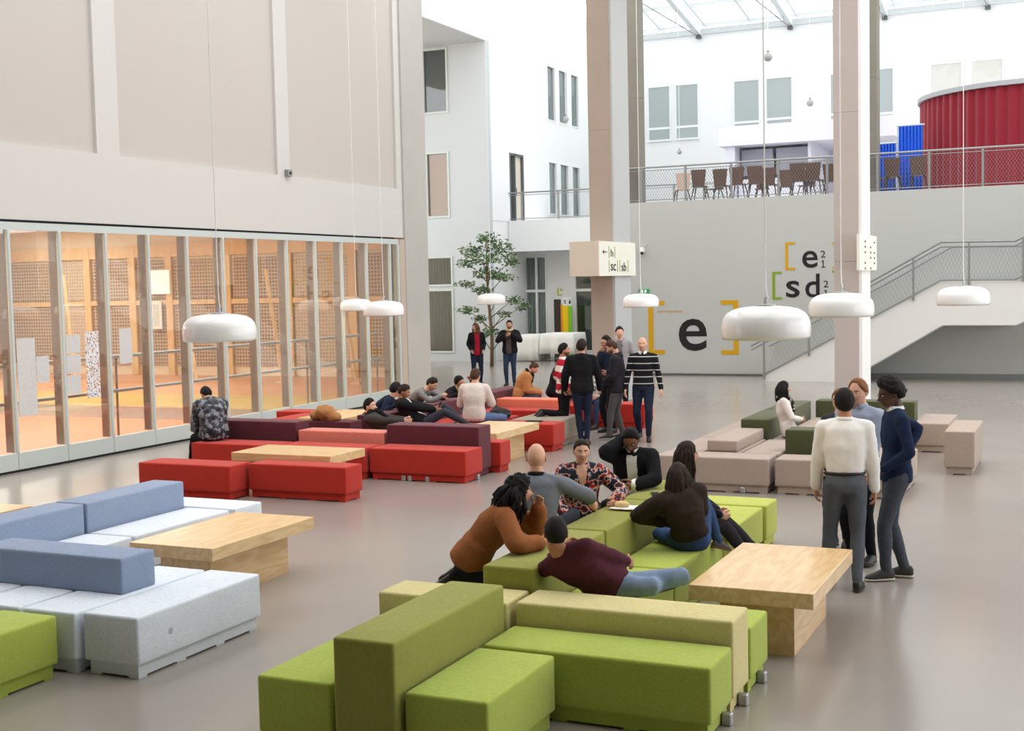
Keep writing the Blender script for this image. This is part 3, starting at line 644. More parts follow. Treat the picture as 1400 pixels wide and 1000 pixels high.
NETM = netting('hall_net', (122, 104, 92), (196, 176, 156), 9, 9); NETM2 = netting('hall_net_pale', (170, 156, 140), (206, 190, 170), 9, 9)
for m in (NETM, NETM2):   # pattern runs along x and z on the far wall
    for l in list(m.node_tree.links):
        if l.from_node.type == 'SEPXYZ' and l.from_socket.name == 'Y': m.node_tree.links.new(l.from_node.outputs[0], l.to_socket); break
hs = thing('hall_screen_wall', 'timber framed screen wall with brown netting inside the warm lit hall', 'partition', (0, HY1, 0))
random.seed(3); x = HX0+.4
while x < -19.6:
    wdt = random.choice((1.5, 1.9, 2.3)); x1 = min(x+wdt, -18.5)
    m = NETM if random.random() < .72 else NETM2
    for z0, z1 in ((.35, 2.28), (2.48, 3.75)): MB().box(x, x1-.32, -.06, -.02, z0, z1).build('net_panel', m, hs)
    MB().box(x1-.3, x1-.04, -.14, 0, .03, 4.2).build('timber_post', HW, hs)
    x = x1
MB().box(HX0, -18.5, -.12, -.002, 2.3, 2.46).build('timber_rail', HW, hs); MB().box(HX0, -18.5, -.13, -.002, 3.85, 4.25).build('timber_beam', HW, hs)
for i, x in enumerate((-18.9, -21.4, -24.5, -29.2, -33)):
    o = thing('leaning_prop', ['pale timber prop nearest the end of the glass wall', 'second pale timber prop leaning inside the hall', 'third leaning timber prop inside the hall', 'leaning timber prop behind the row of papers', 'leaning timber prop at the far left of the hall'][i], 'timber prop', (x, 31.0, .02))
    MB().tube([(0, 0, 0), (-.9, .6, 3.3)], .06, 4).build('shaft', HW, o); MB().box(-.15, .15, -.15, .15, 0, .05).build('foot_plate', HW, o)
# bright window leaf in the screen wall
WIN[0] += 1; wn = bpy.data.objects.new('window_%d' % WIN[0], None); COL.objects.link(wn); wn['kind'] = 'structure'
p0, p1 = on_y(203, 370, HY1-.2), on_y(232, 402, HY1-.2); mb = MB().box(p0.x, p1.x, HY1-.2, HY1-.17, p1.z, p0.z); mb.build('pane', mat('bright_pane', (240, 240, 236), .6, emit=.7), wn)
p0, p1 = on_y(206, 412, HY1-.2), on_y(222, 450, HY1-.2)
MB().box(p0.x, p1.x, HY1-.22, HY1-.17, p1.z, p0.z).build('window_frame', mat('leaf_white', (235, 232, 226), .6), wn)
MB().box(p0.x+.1, p1.x-.1, HY1-.23, HY1-.22, p1.z+.1, p0.z-.1).build('pane', MIDR, wn)
o = thing('handrail', 'pale double handrail running along the inside of the glass wall', 'handrail', (XW-.5, 0, 0))
for z in (1.02, 1.62): MB().tube([(0, 8, z), (0, 26.8, z)], .032, 6).build('rail', mat('rail_lilac', (236, 226, 224), .5), o)
for k in range(7): MB().box(-.03, -.002, 8.6+k*3, 8.63+k*3, .02, 1.6).build('post', FIN, o)
# papers taped inside the glass
PAP = mat('paper', (214, 212, 208), .8); 
pprint = pattern('printed_paper', [(196, 193, 190), (212, 210, 207), (218, 216, 213), (200, 197, 195)], 60)
pcol = pattern('printed_colour_paper', [(90, 100, 150), (232, 232, 232), (230, 230, 230), (232, 232, 232), (190, 130, 90)], 26)
for lab, x0, y0, x1, y1, m in (('tallest printed paper strip on the glass, at the left', 24.7, 462.5, 50, 569, pprint), ('squarish printed sheet right of the tallest strip', 50.5, 487, 67.6, 523, pprint),
        ('uppermost of the three stacked sheets on the glass', 90.4, 458, 110, 483, pprint), ('middle of the three stacked sheets on the glass', 91.2, 485.5, 111, 510, pprint), ('lowest of the three stacked sheets on the glass', 92.3, 513, 111.3, 538.5, pprint),
        ('tall white poster with blue and orange figures on the glass', 118.5, 453, 136.5, 544, pcol), ('small plain sheet alone on its pane', 163.4, 449, 180.5, 497, pprint)):
    a, b2 = on_x(x0, (y0+y1)/2, XW-.012), on_x(x1, (y0+y1)/2, XW-.012); t, u = on_x((x0+x1)/2, y0, XW-.012), on_x((x0+x1)/2, y1, XW-.012)
    o = MB().box(XW-.02, XW-.014, a.y, b2.y, u.z, t.z).build('paper_sheet', m); o['label'] = lab; o['category'] = 'paper'

# ------------------------------------------------------------------ pendant lamps
def lamp(x, y, z, D, label, rim=(0, 0)):
    o = thing('pendant_lamp', label, 'lamp', (x, y, z), group='white dome pendants over the seating'); k = D/.7; zc = -.13*k
    pr = [(.340, 0), (.347, .025), (.350, .07), (.347, .12), (.333, .17), (.30, .21), (.25, .237), (.18, .252), (.10, .26), (.045, .262)]
    inn = [(.27, .20), (.31, .15), (.33, .08), (.333, .005), (.340, 0)]
    MB().lathe([(r*k, zc+h*k) for r, h in inn[:4]+pr+[(.0001, .264)]], seg=56).build('shade', LAMPW, o, smooth=True)
    MB().lathe([(.0001, zc+.14*k), (.25*k, zc+.14*k), (.28*k, zc+.155*k), (.0001, zc+.2*k)], seg=32).build('diffuser', mat('lamp_glow', (255, 226, 180), .5, emit=7), o, smooth=True)
    MB().lathe([(.075*k, zc+.262*k), (.075*k, zc+.272*k), (.02, zc+.276*k), (.012, zc+.33*k), (.0001, zc+.33*k)], seg=24).build('top_cap', mat('cap_grey', (176, 178, 178), .4), o, smooth=False)
    hgt = 10.32-z; n = 24
    MB().tube([(.02*math.exp(-i*1.2)+.0, 0, zc+.32*k+(hgt-zc-.32*k)*(i/n)**1.6) for i in range(n+1)], .0055, 6).build('cable', mat('cable_white', (242, 242, 240), .5), o)
    MB().lathe([(.0001, hgt-.06), (.06, hgt-.06), (.06, hgt), (.0001, hgt)], seg=20).build('ceiling_cup', LAMPW, o)
    return o
for lab, px, py, D in (('white dome pendant over the wooden table at the left, in front of the glass wall', 300, 448, 100), ('smaller far white pendant left of its pair near the end of the glass wall', 487, 417, 44),
        ('white dome pendant overlapping the smaller one near the glass wall end', 524.5, 422, 56), ('white dome pendant hanging in front of the indoor tree', 671.5, 409, 40),
        ('white dome pendant beside the left column, below the exit sign', 876, 411, 49.5), ('largest white dome pendant, above the green sofas', 1047, 441, 121),
        ('white dome pendant overlapping the right column', 1150, 417, 88), ('rightmost white dome pendant in front of the stair landing', 1317, 404.5, 70)):
    d = ray(px, py)*(F_PX*.7/D); lamp(d.x, d.y, CAM_Z+d.z, .7, lab)
def hang_ball(px, py, y, r, label, z1):
    p = on_y(px, py, y); o = thing('ceiling_detector', label, 'detector', p)
    MB().ball((0, 0, 0), r, nu=20, nv=14).build('sphere', mat('ball_grey', (164, 164, 162), .35), o, smooth=True)
    MB().tube([(0, 0, r*.9), (0, 0, r+.06)], r*.3, 10).build('neck', STEEL, o)
    MB().tube([(0, 0, r), (0, 0, z1-p.z)], .008, 5).build('cable', MATS['cable_white'], o)
hang_ball(480.5, 15, 26, .11, 'grey ball on a cable high before the cream wall', 10.4)
hang_ball(1050, 78, 37.5, .13, 'grey ball on a cable right of the long lamp cord, high in the atrium', rz_(37.5)+.2)
hang_ball(1107.5, 141, 45, .12, 'small grey ball on a cable between the windows, near the right column', rz_(45)+.2)
hang_ball(773.5, 163, 44, .11, 'small grey ball on a cable before the triple windows of the side wall', rz_(44)+.2)
hang_ball(929, 208, 48, .09, 'tiny grey ball on a cable just above the row of chairs', rz_(48)+.2)

# ------------------------------------------------------------------ sofas
C = dict(green=(164, 180, 78), olive=(142, 144, 66), beige=(206, 196, 138), white=(218, 227, 236), blue=(136, 152, 178), red=(176, 46, 34), plum=(92, 42, 52), pink=(214, 126, 112),
         salmon=(226, 124, 98), grey=(168, 152, 140), dgreen=(78, 82, 54), taupe=(150, 138, 122), palegreen=(180, 188, 84))
GRP = {}
def bench(x0, x1, y0, y1, h, col, label, name='bench', z0=.1, clips=()):
    f = fabric('fabric_'+col, C[col]); cx, cy = (x0+x1)/2, (y0+y1)/2
    o = thing(name, label, 'bench' if name == 'bench' else 'backrest', (cx, cy, 0)); X, Y = (x1-x0)/2-.006, (y1-y0)/2-.006
    onseat = z0 > .2
    MB().rbox(-X, X, -Y, Y, z0, h, .022, 3, puff=.008).build('cushion', f, o, smooth=True)
    if not onseat:
        a, b2 = X-.03, Y-.03; mb = MB().box(-a, a, -b2, b2, .014, z0+.002)
        for sx in (-1, -.33, .33, 1) if X > Y else (-1, 1):
            for sy in (-1, 1) if X > Y else (-1, -.33, .33, 1):
                mb.box(sx*a-.09 if sx > .5 else (sx*a-.05 if abs(sx) < .5 else sx*a), sx*a+.09 if sx < -.5 else (sx*a+.05 if abs(sx) < .5 else sx*a),
                       sy*b2-.09 if sy > .5 else (sy*b2-.05 if abs(sy) < .5 else sy*b2), sy*b2+.09 if sy < -.5 else (sy*b2+.05 if abs(sy) < .5 else sy*b2), .0, .014)
        pl = mb.build('plinth', f, o)
        for cxx, cyy in clips:
            MB().rbox(cxx-cx-.03, cxx-cx+.03, cyy-cy-.03, cyy-cy+.03, .0, .075, .006, 1).build('metal_clip', mat('clip_metal', (176, 178, 180), .35, .5, .7), pl)
    return o
def back(*a, **k): return bench(*a, name='backrest_block', **k)
# green group
bench(-4.55, -4.02, 6.2, 7.69, .45, 'green', 'green bench at the front left, left of the tall olive backrest')
back(-3.985, -3.57, 6.16, 7.66, .745, 'olive', 'tall olive green backrest block nearest the camera')
bench(-3.555, -3.02, 6.22, 7.2, .45, 'green', 'short green bench with creased top, right of the tall olive block')
bench(-3.56, -2.05, 7.25, 7.755, .45, 'green', 'long green bench in front of the beige backrest', clips=((-2.05, 7.6),))
back(-3.56, -2.05, 7.77, 8.18, .6, 'beige', 'long beige low backrest that the reclining man leans over', clips=((-2.05, 8.0),))
back(-4.6, -3.59, 7.72, 8.12, .6, 'beige', 'beige low backrest block behind the olive backrest, at its left')
bench(-3.55, -2.045, 8.2, 8.7, .45, 'green', 'green bench behind the beige backrest, beside the big wooden table', clips=((-2.05, 8.5),))
back(-3.98, -3.57, 8.14, 9.6, .745, 'olive', 'olive backrest block under the elbows of the woman in brown')
back(-3.98, -3.57, 9.62, 11.09, .745, 'olive', 'olive backrest block behind the reclining man, second along the row')
back(-3.98, -3.57, 11.11, 12.3, .745, 'olive', 'olive backrest block under the hand of the man in the black jacket')
bench(-4.5, -4.0, 8.3, 9.7, .45, 'green', 'green bench behind the olive row, under the woman in brown')
bench(-4.5, -4.0, 9.72, 11.2, .45, 'green', 'green bench behind the olive row, under the bald man')
bench(-4.5, -4.0, 11.22, 12.65, .45, 'green', 'green bench behind the olive row, under the man in the black jacket')
bench(-3.55, -3.03, 8.73, 9.69, .45, 'green', 'short green bench between the reclining man and the wooden table')
bench(-3.55, -3.03, 9.71, 11.18, .45, 'green', 'long green bench under the woman seen from behind')
bench(-3.55, -3.02, 11.2, 12.67, .45, 'palegreen', 'pale green bench under the woman with glasses')
bench(-4.5, -3.0, 12.72, 13.22, .45, 'palegreen', 'pale green bench closing the far end of the green group')
# white and blue group with one green bench
bench(-6.64, -6.13, 7.0, 8.48, .45, 'white', 'white bench with a grey spot on its side, nearest in the white group', clips=())
MB().lathe([(.0001, 0), (.022, 0), (.026, -.001)], seg=20).build('spot', mat('grey_spot', (176, 184, 196), .9), bpy.data.objects['bench.011'] if False else [o for o in bpy.data.objects if o.get('label', '').startswith('white bench with a grey')][0]).matrix_local = Matrix.Translation((.251, -.38, .27)) @ Matrix.Rotation(math.pi/2, 4, 'Y')
bench(-7.17, -6.66, 6.95, 8.46, .45, 'white', 'white bench between the spotted one and the blue block, behind the green bench')
bench(-7.7, -7.19, 6.95, 8.46, .45, 'white', 'white bench at the left picture edge under the dark blue block')
bench(-8.23, -7.72, 6.95, 8.46, .45, 'white', 'white bench beyond the left edge under the dark blue block')
back(-8.2, -6.7, 7.5, 7.9, .73, 'blue', 'grey blue block lying on the white benches in front', z0=.45)
bench(-7.27, -6.74, 5.4, 6.88, .45, 'green', 'green bench cut by the left picture edge')
back(-9.2, -8.79, 9.4, 10.86, .73, 'blue', 'light blue backrest block at the far right of the white group')
back(-9.2, -8.79, 7.92, 9.38, .73, 'blue', 'light blue backrest block at the left edge behind the dark one')
bench(-8.78, -8.22, 9.4, 10.87, .45, 'white', 'white bench in front of the far blue backrest')
bench(-8.78, -8.22, 7.9, 9.38, .45, 'white', 'white bench just behind the grey blue block')
bench(-9.7, -8.2, 10.92, 11.42, .45, 'white', 'white bench closing the far end of the white group')
# red group
bench(-11.75, -10.24, 13.55, 14.05, .45, 'red', 'red bench nearest the white group, left of its twin')
bench(-10.19, -8.68, 13.88, 14.31, .45, 'red', 'red bench in front of the low wooden table, right of its twin')
bench(-12.45, -10.95, 15.55, 16.1, .45, 'red', 'red bench under the person in the black puffer jacket')
bench(-10.93, -9.45, 15.62, 16.16, .45, 'red', 'red bench in front of the pink backrest')
bench(-9.42, -7.88, 15.7, 16.26, .45, 'red', 'red bench in front of the plum backrest, with metal clips under it', clips=((-8.88, 15.75), (-8.78, 15.75), (-8.5, 15.75), (-7.9, 16.1)))
back(-12.55, -11.03, 16.27, 16.65, .715, 'plum', 'plum backrest block behind the person in the puffer jacket')
back(-11.0, -9.5, 16.27, 16.66, .6, 'pink', 'long dusty pink low backrest in the red group')
back(-9.47, -7.96, 16.29, 16.72, .72, 'plum', 'plum backrest block with the bright side face, right end of the red group')
bench(-9.45, -7.84, 16.76, 17.14, .45, 'red', 'red bench end showing right of the plum backrest')
back(-11.4, -10.5, 16.95, 17.35, .66, 'plum', 'low plum block behind the pink backrest, left of the lying man')
back(-10.65, -10.24, 17.4, 18.85, .72, 'plum', 'plum backrest block between the man with the phone and the man behind him')
back(-10.65, -10.24, 18.87, 20.6, .72, 'plum', 'plum backrest block under the elbows of the man in grey')
bench(-10.45, -9.45, 16.75, 17.33, .45, 'red', 'red bench under the lying man')
bench(-10.22, -9.62, 17.35, 18.85, .45, 'red', 'red bench under the man with the phone')
bench(-10.22, -9.75, 18.87, 20.38, .45, 'red', 'red bench left of the man in the cream sweater')
bench(-9.73, -9.15, 18.87, 20.38, .45, 'red', 'red bench under the man in the cream sweater')
bench(-11.2, -10.67, 17.4, 18.85, .45, 'red', 'red bench behind the plum row, under the man in navy')
bench(-11.2, -10.67, 18.87, 20.38, .45, 'red', 'red bench behind the plum row, under the man in grey')
bench(-11.2, -10.67, 20.4, 21.6, .45, 'red', 'red bench behind the plum row, under the man resting his head')
bench(-13.3, -12.6, 18.4, 19.9, .45, 'red', 'red bench near the glass wall, left of the far table')
bench(-14.0, -12.5, 20.0, 20.5, .45, 'red', 'red bench farthest back by the glass wall')
back(-10.65, -10.24, 21.3, 23.1, .72, 'plum', 'plum backrest block left of the woman in the camel coat')
bench(-10.22, -9.62, 20.4, 21.1, .45, 'red', 'short red bench beside the cream sweater man')
bench(-10.22, -8.7, 21.12, 21.64, .45, 'red', 'red bench in front of the salmon backrest')
back(-10.22, -8.88, 21.68, 22.1, .6, 'salmon', 'salmon backrest in front of the woman in the camel coat')
bench(-10.22, -8.7, 22.12, 22.65, .45, 'red', 'red bench under the woman in the camel coat')
bench(-10.22, -8.7, 22.67, 23.4, .45, 'red', 'red bench under the dark haired woman in black')
bench(-9.12, -7.98, 19.1, 19.62, .45, 'red', 'red bench end with a black tablet on it')
bench(-9.0, -8.1, 19.66, 20.72, .45, 'taupe', 'taupe bench the man in red and white stripes kneels on')
bench(-8.6, -7.6, 22.6, 23.15, .45, 'red', 'red bench behind the man in the black hoodie')
# grey and dark green group
bench(-5.27, -3.76, 16.05, 16.58, .45, 'grey', 'grey beige bench at the front left of the grey group', clips=((-4.1, 16.08),))
bench(-3.7, -2.68, 16.1, 16.62, .45, 'grey', 'grey beige bench behind the man in the white shirt')
bench(-2.65, -2.12, 16.1, 17.6, .45, 'grey', 'grey beige bench whose end shows right of the man in navy')
bench(-5.25, -4.75, 16.6, 18.1, .45, 'grey', 'grey beige bench left of the low grey backrest')
bench(-5.25, -4.72, 18.12, 19.6, .45, 'grey', 'grey beige bench behind the dark green row, nearer one')
bench(-5.25, -4.72, 19.62, 21.1, .45, 'grey', 'grey beige bench behind the dark green row, farther one')
bench(-4.73, -4.26, 16.6, 18.1, .45, 'grey', 'grey beige bench carrying the low grey backrest')
bench(-4.24, -3.74, 16.6, 18.1, .45, 'grey', 'grey beige bench right of the low grey backrest')
back(-4.72, -4.3, 16.6, 18.13, .6, 'grey', 'low light grey backrest block lying on the grey bench', z0=.45)
back(-4.66, -4.23, 18.16, 19.64, .72, 'dgreen', 'dark green backrest block under the arm of the woman in white')
back(-4.66, -4.23, 19.66, 21.14, .72, 'dgreen', 'dark green backrest block behind the woman in white')
back(-4.18, -2.6, 21.18, 21.6, .72, 'dgreen', 'dark green backrest block across the far end of the grey group')
back(-3.72, -2.67, 16.8, 17.22, .745, 'dgreen', 'dark green backrest block in front of the woman in white')
bench(-4.2, -3.68, 18.15, 19.64, .45, 'grey', 'grey beige bench under the woman in white')
bench(-4.2, -3.68, 19.66, 21.14, .45, 'grey', 'grey beige bench behind the woman in white')
bench(-2.56, -2.03, 20.6, 22.05, .45, 'grey', 'grey beige bench right of the men, farther back')
back(-1.88, -1.47, 18.35, 19.85, .6, 'grey', 'grey beige block standing alone at the right')

# ------------------------------------------------------------------ wooden tables
WTOP = wood('ply_top', (226, 197, 152), (208, 170, 116), 1, .28, .8); WTOPX = wood('ply_top_cross', (226, 197, 152), (208, 170, 116), 0, .28, .8)
def table(x0, x1, y0, y1, label, h=.52, long='y'):
    cx, cy = (x0+x1)/2, (y0+y1)/2; X, Y = (x1-x0)/2, (y1-y0)/2; m = WTOP if long == 'y' else WTOPX
    o = thing('wooden_table', label, 'table', (cx, cy, 0))
    MB().rbox(-X, X, -Y, Y, h-.115, h, .004, 1).build('tabletop', m, o)
    if long == 'y': MB().box(-X+.18, X-.18, -Y+.2, Y-.2, 0, h-.115).build('base', m, o)
    else: MB().box(-X+.2, X-.2, -Y+.18, Y-.18, 0, h-.115).build('base', m, o)
table(-2.7, -1.79, 8.97, 10.57, 'large wooden table with thick top, nearest, beside the green sofas')
table(-7.83, -6.92, 8.88, 10.47, 'wooden table with thick top between the white and blue benches')
table(-10.78, -9.18, 14.32, 15.2, 'low wooden table between the red benches', long='x')
table(-9.0, -8.1, 17.2, 18.8, 'wooden table right of the plum backrest')
table(-12.5, -11.62, 18.5, 20.0, 'far wooden table in front of the glass wall')
table(-11.9, -10.2, 9.2, 10.12, 'wooden table whose corner shows at the left picture edge', long='x')
table(-3.36, -2.5, 18.9, 20.4, 'wooden table inside the grey group, mostly hidden by the men')

# things on the furniture
o = thing('tablet', 'black tablet lying on the red bench end', 'tablet', (-8.45, 19.4, .459)); MB().rbox(-.13, .13, -.09, .09, 0, .012, .005, 1).build('body', BLACK, o); MB().box(-.12, .12, -.08, .08, .0121, .0135).build('screen', DARKGAP, o)
o = thing('smartphone', 'black phone lying on the olive backrest near the man in the black jacket', 'phone', (-3.72, 11.35, .756), .5); MB().rbox(-.04, .04, -.075, .075, 0, .01, .004, 1).build('body', BLACK, o); MB().box(-.035, .035, -.068, .068, .0101, .0112).build('screen', DARKGAP, o)
o = thing('snack', 'half eaten bun on a white paper napkin on the olive backrest', 'food', (-3.74, 10.55, .756))
MB().ball((-.03, 0, .035), .07, .045, .033, nu=16, nv=10).build('bun', mat('bread', (222, 196, 140), .8, noise_amt=.1, nscale=30), o, smooth=True)
vs = [(.04*i-.12, .04*j-.1, .004+.012*noise.noise(V(i*.7, j*.7, 1))+.01) for j in range(6) for i in range(7)]
mb = MB().add(vs, [(j*7+i, j*7+i+1, j*7+i+8, j*7+i+7) for j in range(5) for i in range(6)]); mb.build('napkin', mat('napkin', (236, 236, 230), .8), o, smooth=True).modifiers.new('t', 'SOLIDIFY').thickness = .003
o = thing('coat_bundle', 'camel brown coat bundled on the red bench near the far table', 'coat', (-11.0, 17.05, .66))
mb = MB().ball((0, 0, .12), .2, .13, .13).ball((.13, .02, .07), .14, .12, .09).ball((-.16, 0, .08), .12, .1, .09); mb.build_rm('cloth', mat('camel_cloth', (170, 118, 72), .9, noise_amt=.1, nscale=20), .02, 3, .06, .1, parent=o)

o = thing('coat', 'black coat dropped on the red bench beside the man in the cream sweater', 'coat', (-9.35, 20.0, .46))
mb = MB().ball((0, 0, .07), .2, .16, .07).ball((.12, -.12, .04), .14, .1, .05).ball((-.08, .1, .1), .12, .1, .06); mb.build_rm('cloth', mat('coat_black', (30, 32, 36), .9, noise_amt=.2, nscale=20), .018, 2, .05, .09, parent=o)

# ------------------------------------------------------------------ white cloth tables
def cloth_table(x0, x1, y0, y1, h, drop, label, seed):
    o = thing('table_with_legs', label+' table frame', 'table', ((x0+x1)/2, (y0+y1)/2, 0)); X, Y = (x1-x0)/2, (y1-y0)/2
    MB().box(-X+.02, X-.02, -Y+.02, Y-.02, h-.04, h-.012).build('tabletop', STEEL, o)
    for sx in (-1, 1):
        for sy in (-1, 1): MB().tube([(sx*(X-.08), sy*(Y-.08), 0), (sx*(X-.08), sy*(Y-.08), h-.04)], .02, 6).build('leg', STEELD, o)
    t = thing('tablecloth', label+' tablecloth', 'tablecloth', ((x0+x1)/2, (y0+y1)/2, 0))
    loops = []; n = 120
    per = [(-1, -1), (1, -1), (1, 1), (-1, 1)]
    def P(u, e, wv):
        s_ = u*4; k = int(s_) % 4; f = s_-int(s_); a, b2 = per[k], per[(k+1) % 4]
        nx, ny = [(0, -1), (1, 0), (0, 1), (-1, 0)][k]; w2 = wv*math.sin(u*2*math.pi*9+seed)*.35+wv*noise.noise(V(u*20, seed, 0))
        return ((a[0]+(b2[0]-a[0])*f)*(X+e)+nx*w2, (a[1]+(b2[1]-a[1])*f)*(Y+e)+ny*w2)
    vs = []
    for z, e, wv in ((h, -.01, 0), (h-.01, .01, 0), (h-.2, .03, .02), (h-drop*.6, .04, .035), (h-drop, .05, .05)):
        for i in range(n):
            a, b2 = P(i/n, e, wv); vs.append((a, b2, z))
    mb = MB().add(vs, [(j*n+i, j*n+(i+1) % n, (j+1)*n+(i+1) % n, (j+1)*n+i) for j in range(4) for i in range(n)]+[tuple(range(n))[::-1]])
    c = mb.build('cloth', mat('cloth_white', (232, 232, 228), .85), t, smooth=True); c.modifiers.new('t', 'SOLIDIFY').thickness = .006
cloth_table(px_on_y(739, 41.1), px_on_y(790, 41.6), 41.1, 42.2, .98, .7, 'long white draped', 1.0)
cloth_table(px_on_y(706, 41.2), px_on_y(735, 41.2)-.06, 41.2, 42.2, .93, .9, 'smaller white draped, behind the man with the fur collar,', 4.0)
# lit leaning slats and folding frames under the table are left as the legs

# ------------------------------------------------------------------ indoor tree
tr = thing('indoor_tree', 'slender indoor tree with layered foliage before the white wall', 'tree', (-18.27, 38.53, 0))
BARK = mat('bark', (118, 98, 74), .9, .1, noise_amt=.2, nscale=12); LEAF = pattern('leaf', [(52, 78, 42), (74, 102, 60), (98, 124, 80), (120, 142, 102)], 3.5, .7)
mb = MB(); mb.tube([(0, 0, 0), (.02, .02, 1), (-.05, 0, 2), (-.12, .02, 3), (-.1, 0, 4.1)], [.07, .06, .05, .035, .012], 8); mb.build('trunk', BARK, tr, smooth=True)
pads = [(-.08, 0, 4.25, .55, .28), (-.75, .1, 3.85, .55, .3), (.35, 0, 3.95, .7, .34), (.0, -.2, 3.6, .9, .3), (-.85, 0, 3.45, .45, .22), (.75, .1, 3.5, .4, .3), (-.1, .1, 3.1, .8, .28), (.5, -.1, 2.95, .6, .2),
        (-.9, 0, 2.75, .5, .17), (-.3, 0, 2.55, .55, .22), (.2, 0, 2.2, .4, .16), (.75, .1, 2.2, .45, .2), (1.15, 0, 2.0, .35, .22), (-.85, 0, 1.9, .55, .18), (-.45, .1, 1.6, .4, .18), (.5, 0, 1.75, .35, .15),
        (0, 0, 1.15, .55, .16), (.45, 0, .95, .35, .15), (-.35, 0, 1.0, .3, .13)]
mb = MB()
for a, b2, z, r, h in pads:
    zb = max(.6, z-.35-.25*abs(a)); mb.tube([(-.08 if z > 2 else 0, 0, zb-.1), (a*.5, b2*.5, (zb+z)/2-.02), (a*.95, b2, z-.03)], [.022, .014, .006], 5)
mb.build('branch', BARK, tr, smooth=True)
rng = np.random.default_rng(5); mb = MB()
for a, b2, z, r, h in pads:
    for i in range(int(620*r*(h+.25))):
        d = rng.normal(size=3); d /= np.linalg.norm(d); q = rng.random()**.45
        c = np.array([a, b2, z])+d*np.array([r, r*.8, h])*q*(.8+.35*noise.noise(V(*(d*2.3))+V(a, z, 0)))
        t = rng.normal(size=3)*np.array([1, 1, .5]); t /= np.linalg.norm(t); s_ = np.cross(t, rng.normal(size=3)); s_ /= np.linalg.norm(s_); ln = .05+.03*rng.random()
        mb.add([c-t*ln, c-s_*ln*.38+t*ln*.1, c+t*ln, c+s_*ln*.38+t*ln*.1], [(0, 1, 2, 3)])
lf = mb.build('foliage', LEAF, tr, kind='stuff')

# ------------------------------------------------------------------ chairs on the deck
CH = mat('chair_brown', (92, 66, 56), .5, .4); CHL = mat('chair_leg_dark', (62, 48, 44), .5, .4); CHP = mat('chair_rose', (206, 176, 160), .6)
def chair(m, label):
    o = thing('deck_chair', label, 'chair', (0, 0, 5.0), group='brown chairs on the upper deck')
    MB().prism([(-.17, .44), (.17, .44), (.225, .9), (.2, .925), (-.2, .925), (-.225, .9)][::-1], 'y', -.235, -.21).build('backrest', m, o)
    MB().rbox(-.22, .22, -.22, .22, .43, .455, .01, 1).build('seat', m, o)
    for sx in (-1, 1):
        for sy in (-1, 1): MB().tube([(sx*.15, sy*.14, .43), (sx*.235, sy*.25, 0)], [.02, .012], 6).build('leg', CHL, o)
    return o
def copy_tree(o):
    c = o.copy(); COL.objects.link(c)
    for ch in o.children: d = ch.copy(); COL.objects.link(d); d.parent = c
    return c
proto = chair(CH, 'x'); first = True
clist = [(957, 36.6, 5, 'brown chair first from the left with its back to the railing'), (976, 37.9, 150, 'low brown chair turned sideways between the first two'), (988, 36.8, -4, 'second brown chair from the left, back to the railing'),
    (1010, 36.5, 0, 'third brown chair from the left, just right of a railing post'), (1033, 36.5, 8, 'fourth brown chair from the left, left of the long lamp cord'), (1054, 37.3, -3, 'brown chair just right of the long lamp cord'),
    (1042, 38.9, 190, 'brown chair facing the railing behind the cord'), (1074, 38.4, 20, 'low brown chair with rosy side near a railing post'), (1092, 36.4, 4, 'brown chair, third from the right column'),
    (1115, 36.4, -6, 'brown chair, second left of the right column'), (1103, 38.4, 170, 'brown chair facing the railing near the right column'), (1137, 37.2, 3, 'brown chair partly cut by the right column'),
    (1210, 37.2, 60, 'brown chair turned sideways right of the dark column'), (1221, 36.5, 0, 'brown chair in front of the blue curtain'), (1256, 36.5, 2, 'brown chair against the red curtain booth')]
for px, y, rot, lab in clist:
    c = proto if first else copy_tree(proto); first = False; c['label'] = lab; c.location = (on_y(px, 250, y).x, y, 5.0); c.rotation_euler = (0, 0, math.radians(rot))
c = chair(CHP, 'pale rose chair at the left end of the row on the upper deck'); c.location = (on_y(932, 250, 37.5).x, 37.5, 5); c.rotation_euler = (0, 0, .5); c['group'] = 'x'; del c['group']
o = thing('round_table', 'round glass topped table between the chairs on the upper deck', 'table', (on_y(962, 250, 39.3).x, 39.3, 5))
MB().lathe([(.0001, .72), (.5, .72), (.5, .735), (.0001, .735)], seg=32).build('tabletop', mat('green_glass', (150, 165, 160), .2), o); MB().tube([(0, 0, .02), (0, 0, .72)], .03, 8).build('pedestal', STEEL, o); MB().lathe([(.0001, .02), (.25, .02), (.25, 0), (.0001, 0)], seg=24).build('base', STEEL, o)

# ================================================================== people
SKIN = dict(light=(214, 164, 138), mid=(192, 138, 108), tan=(170, 116, 84), brown=(132, 88, 62), dark=(78, 50, 38))
HAIR = dict(black=(22, 18, 18), dark=(40, 29, 24), brown=(74, 50, 36), auburn=(98, 60, 38), sandy=(128, 84, 52), grey=(96, 84, 76))
def cloth(name, rgb, n=.12): return mat('cloth_'+name, rgb, .92, .15, noise_amt=n, nscale=16, bump=.25, bscale=14)
def ik(a, t, l1, l2, hint):
    d = t-a; L_ = d.length; mx = (l1+l2)*.998
    if L_ > mx: t = a+d*(mx/L_); d = t-a; L_ = mx
    L_ = max(L_, abs(l1-l2)*1.05+.01); u = d.normalized(); ca = (l1*l1+L_*L_-l2*l2)/(2*l1*L_); ca = max(-1, min(1, ca))
    h = hint-u*hint.dot(u); h = h.normalized() if h.length > 1e-5 else u.orthogonal().normalized()
    return a+u*l1*ca+h*l1*math.sqrt(1-ca*ca), t
_HC = {}
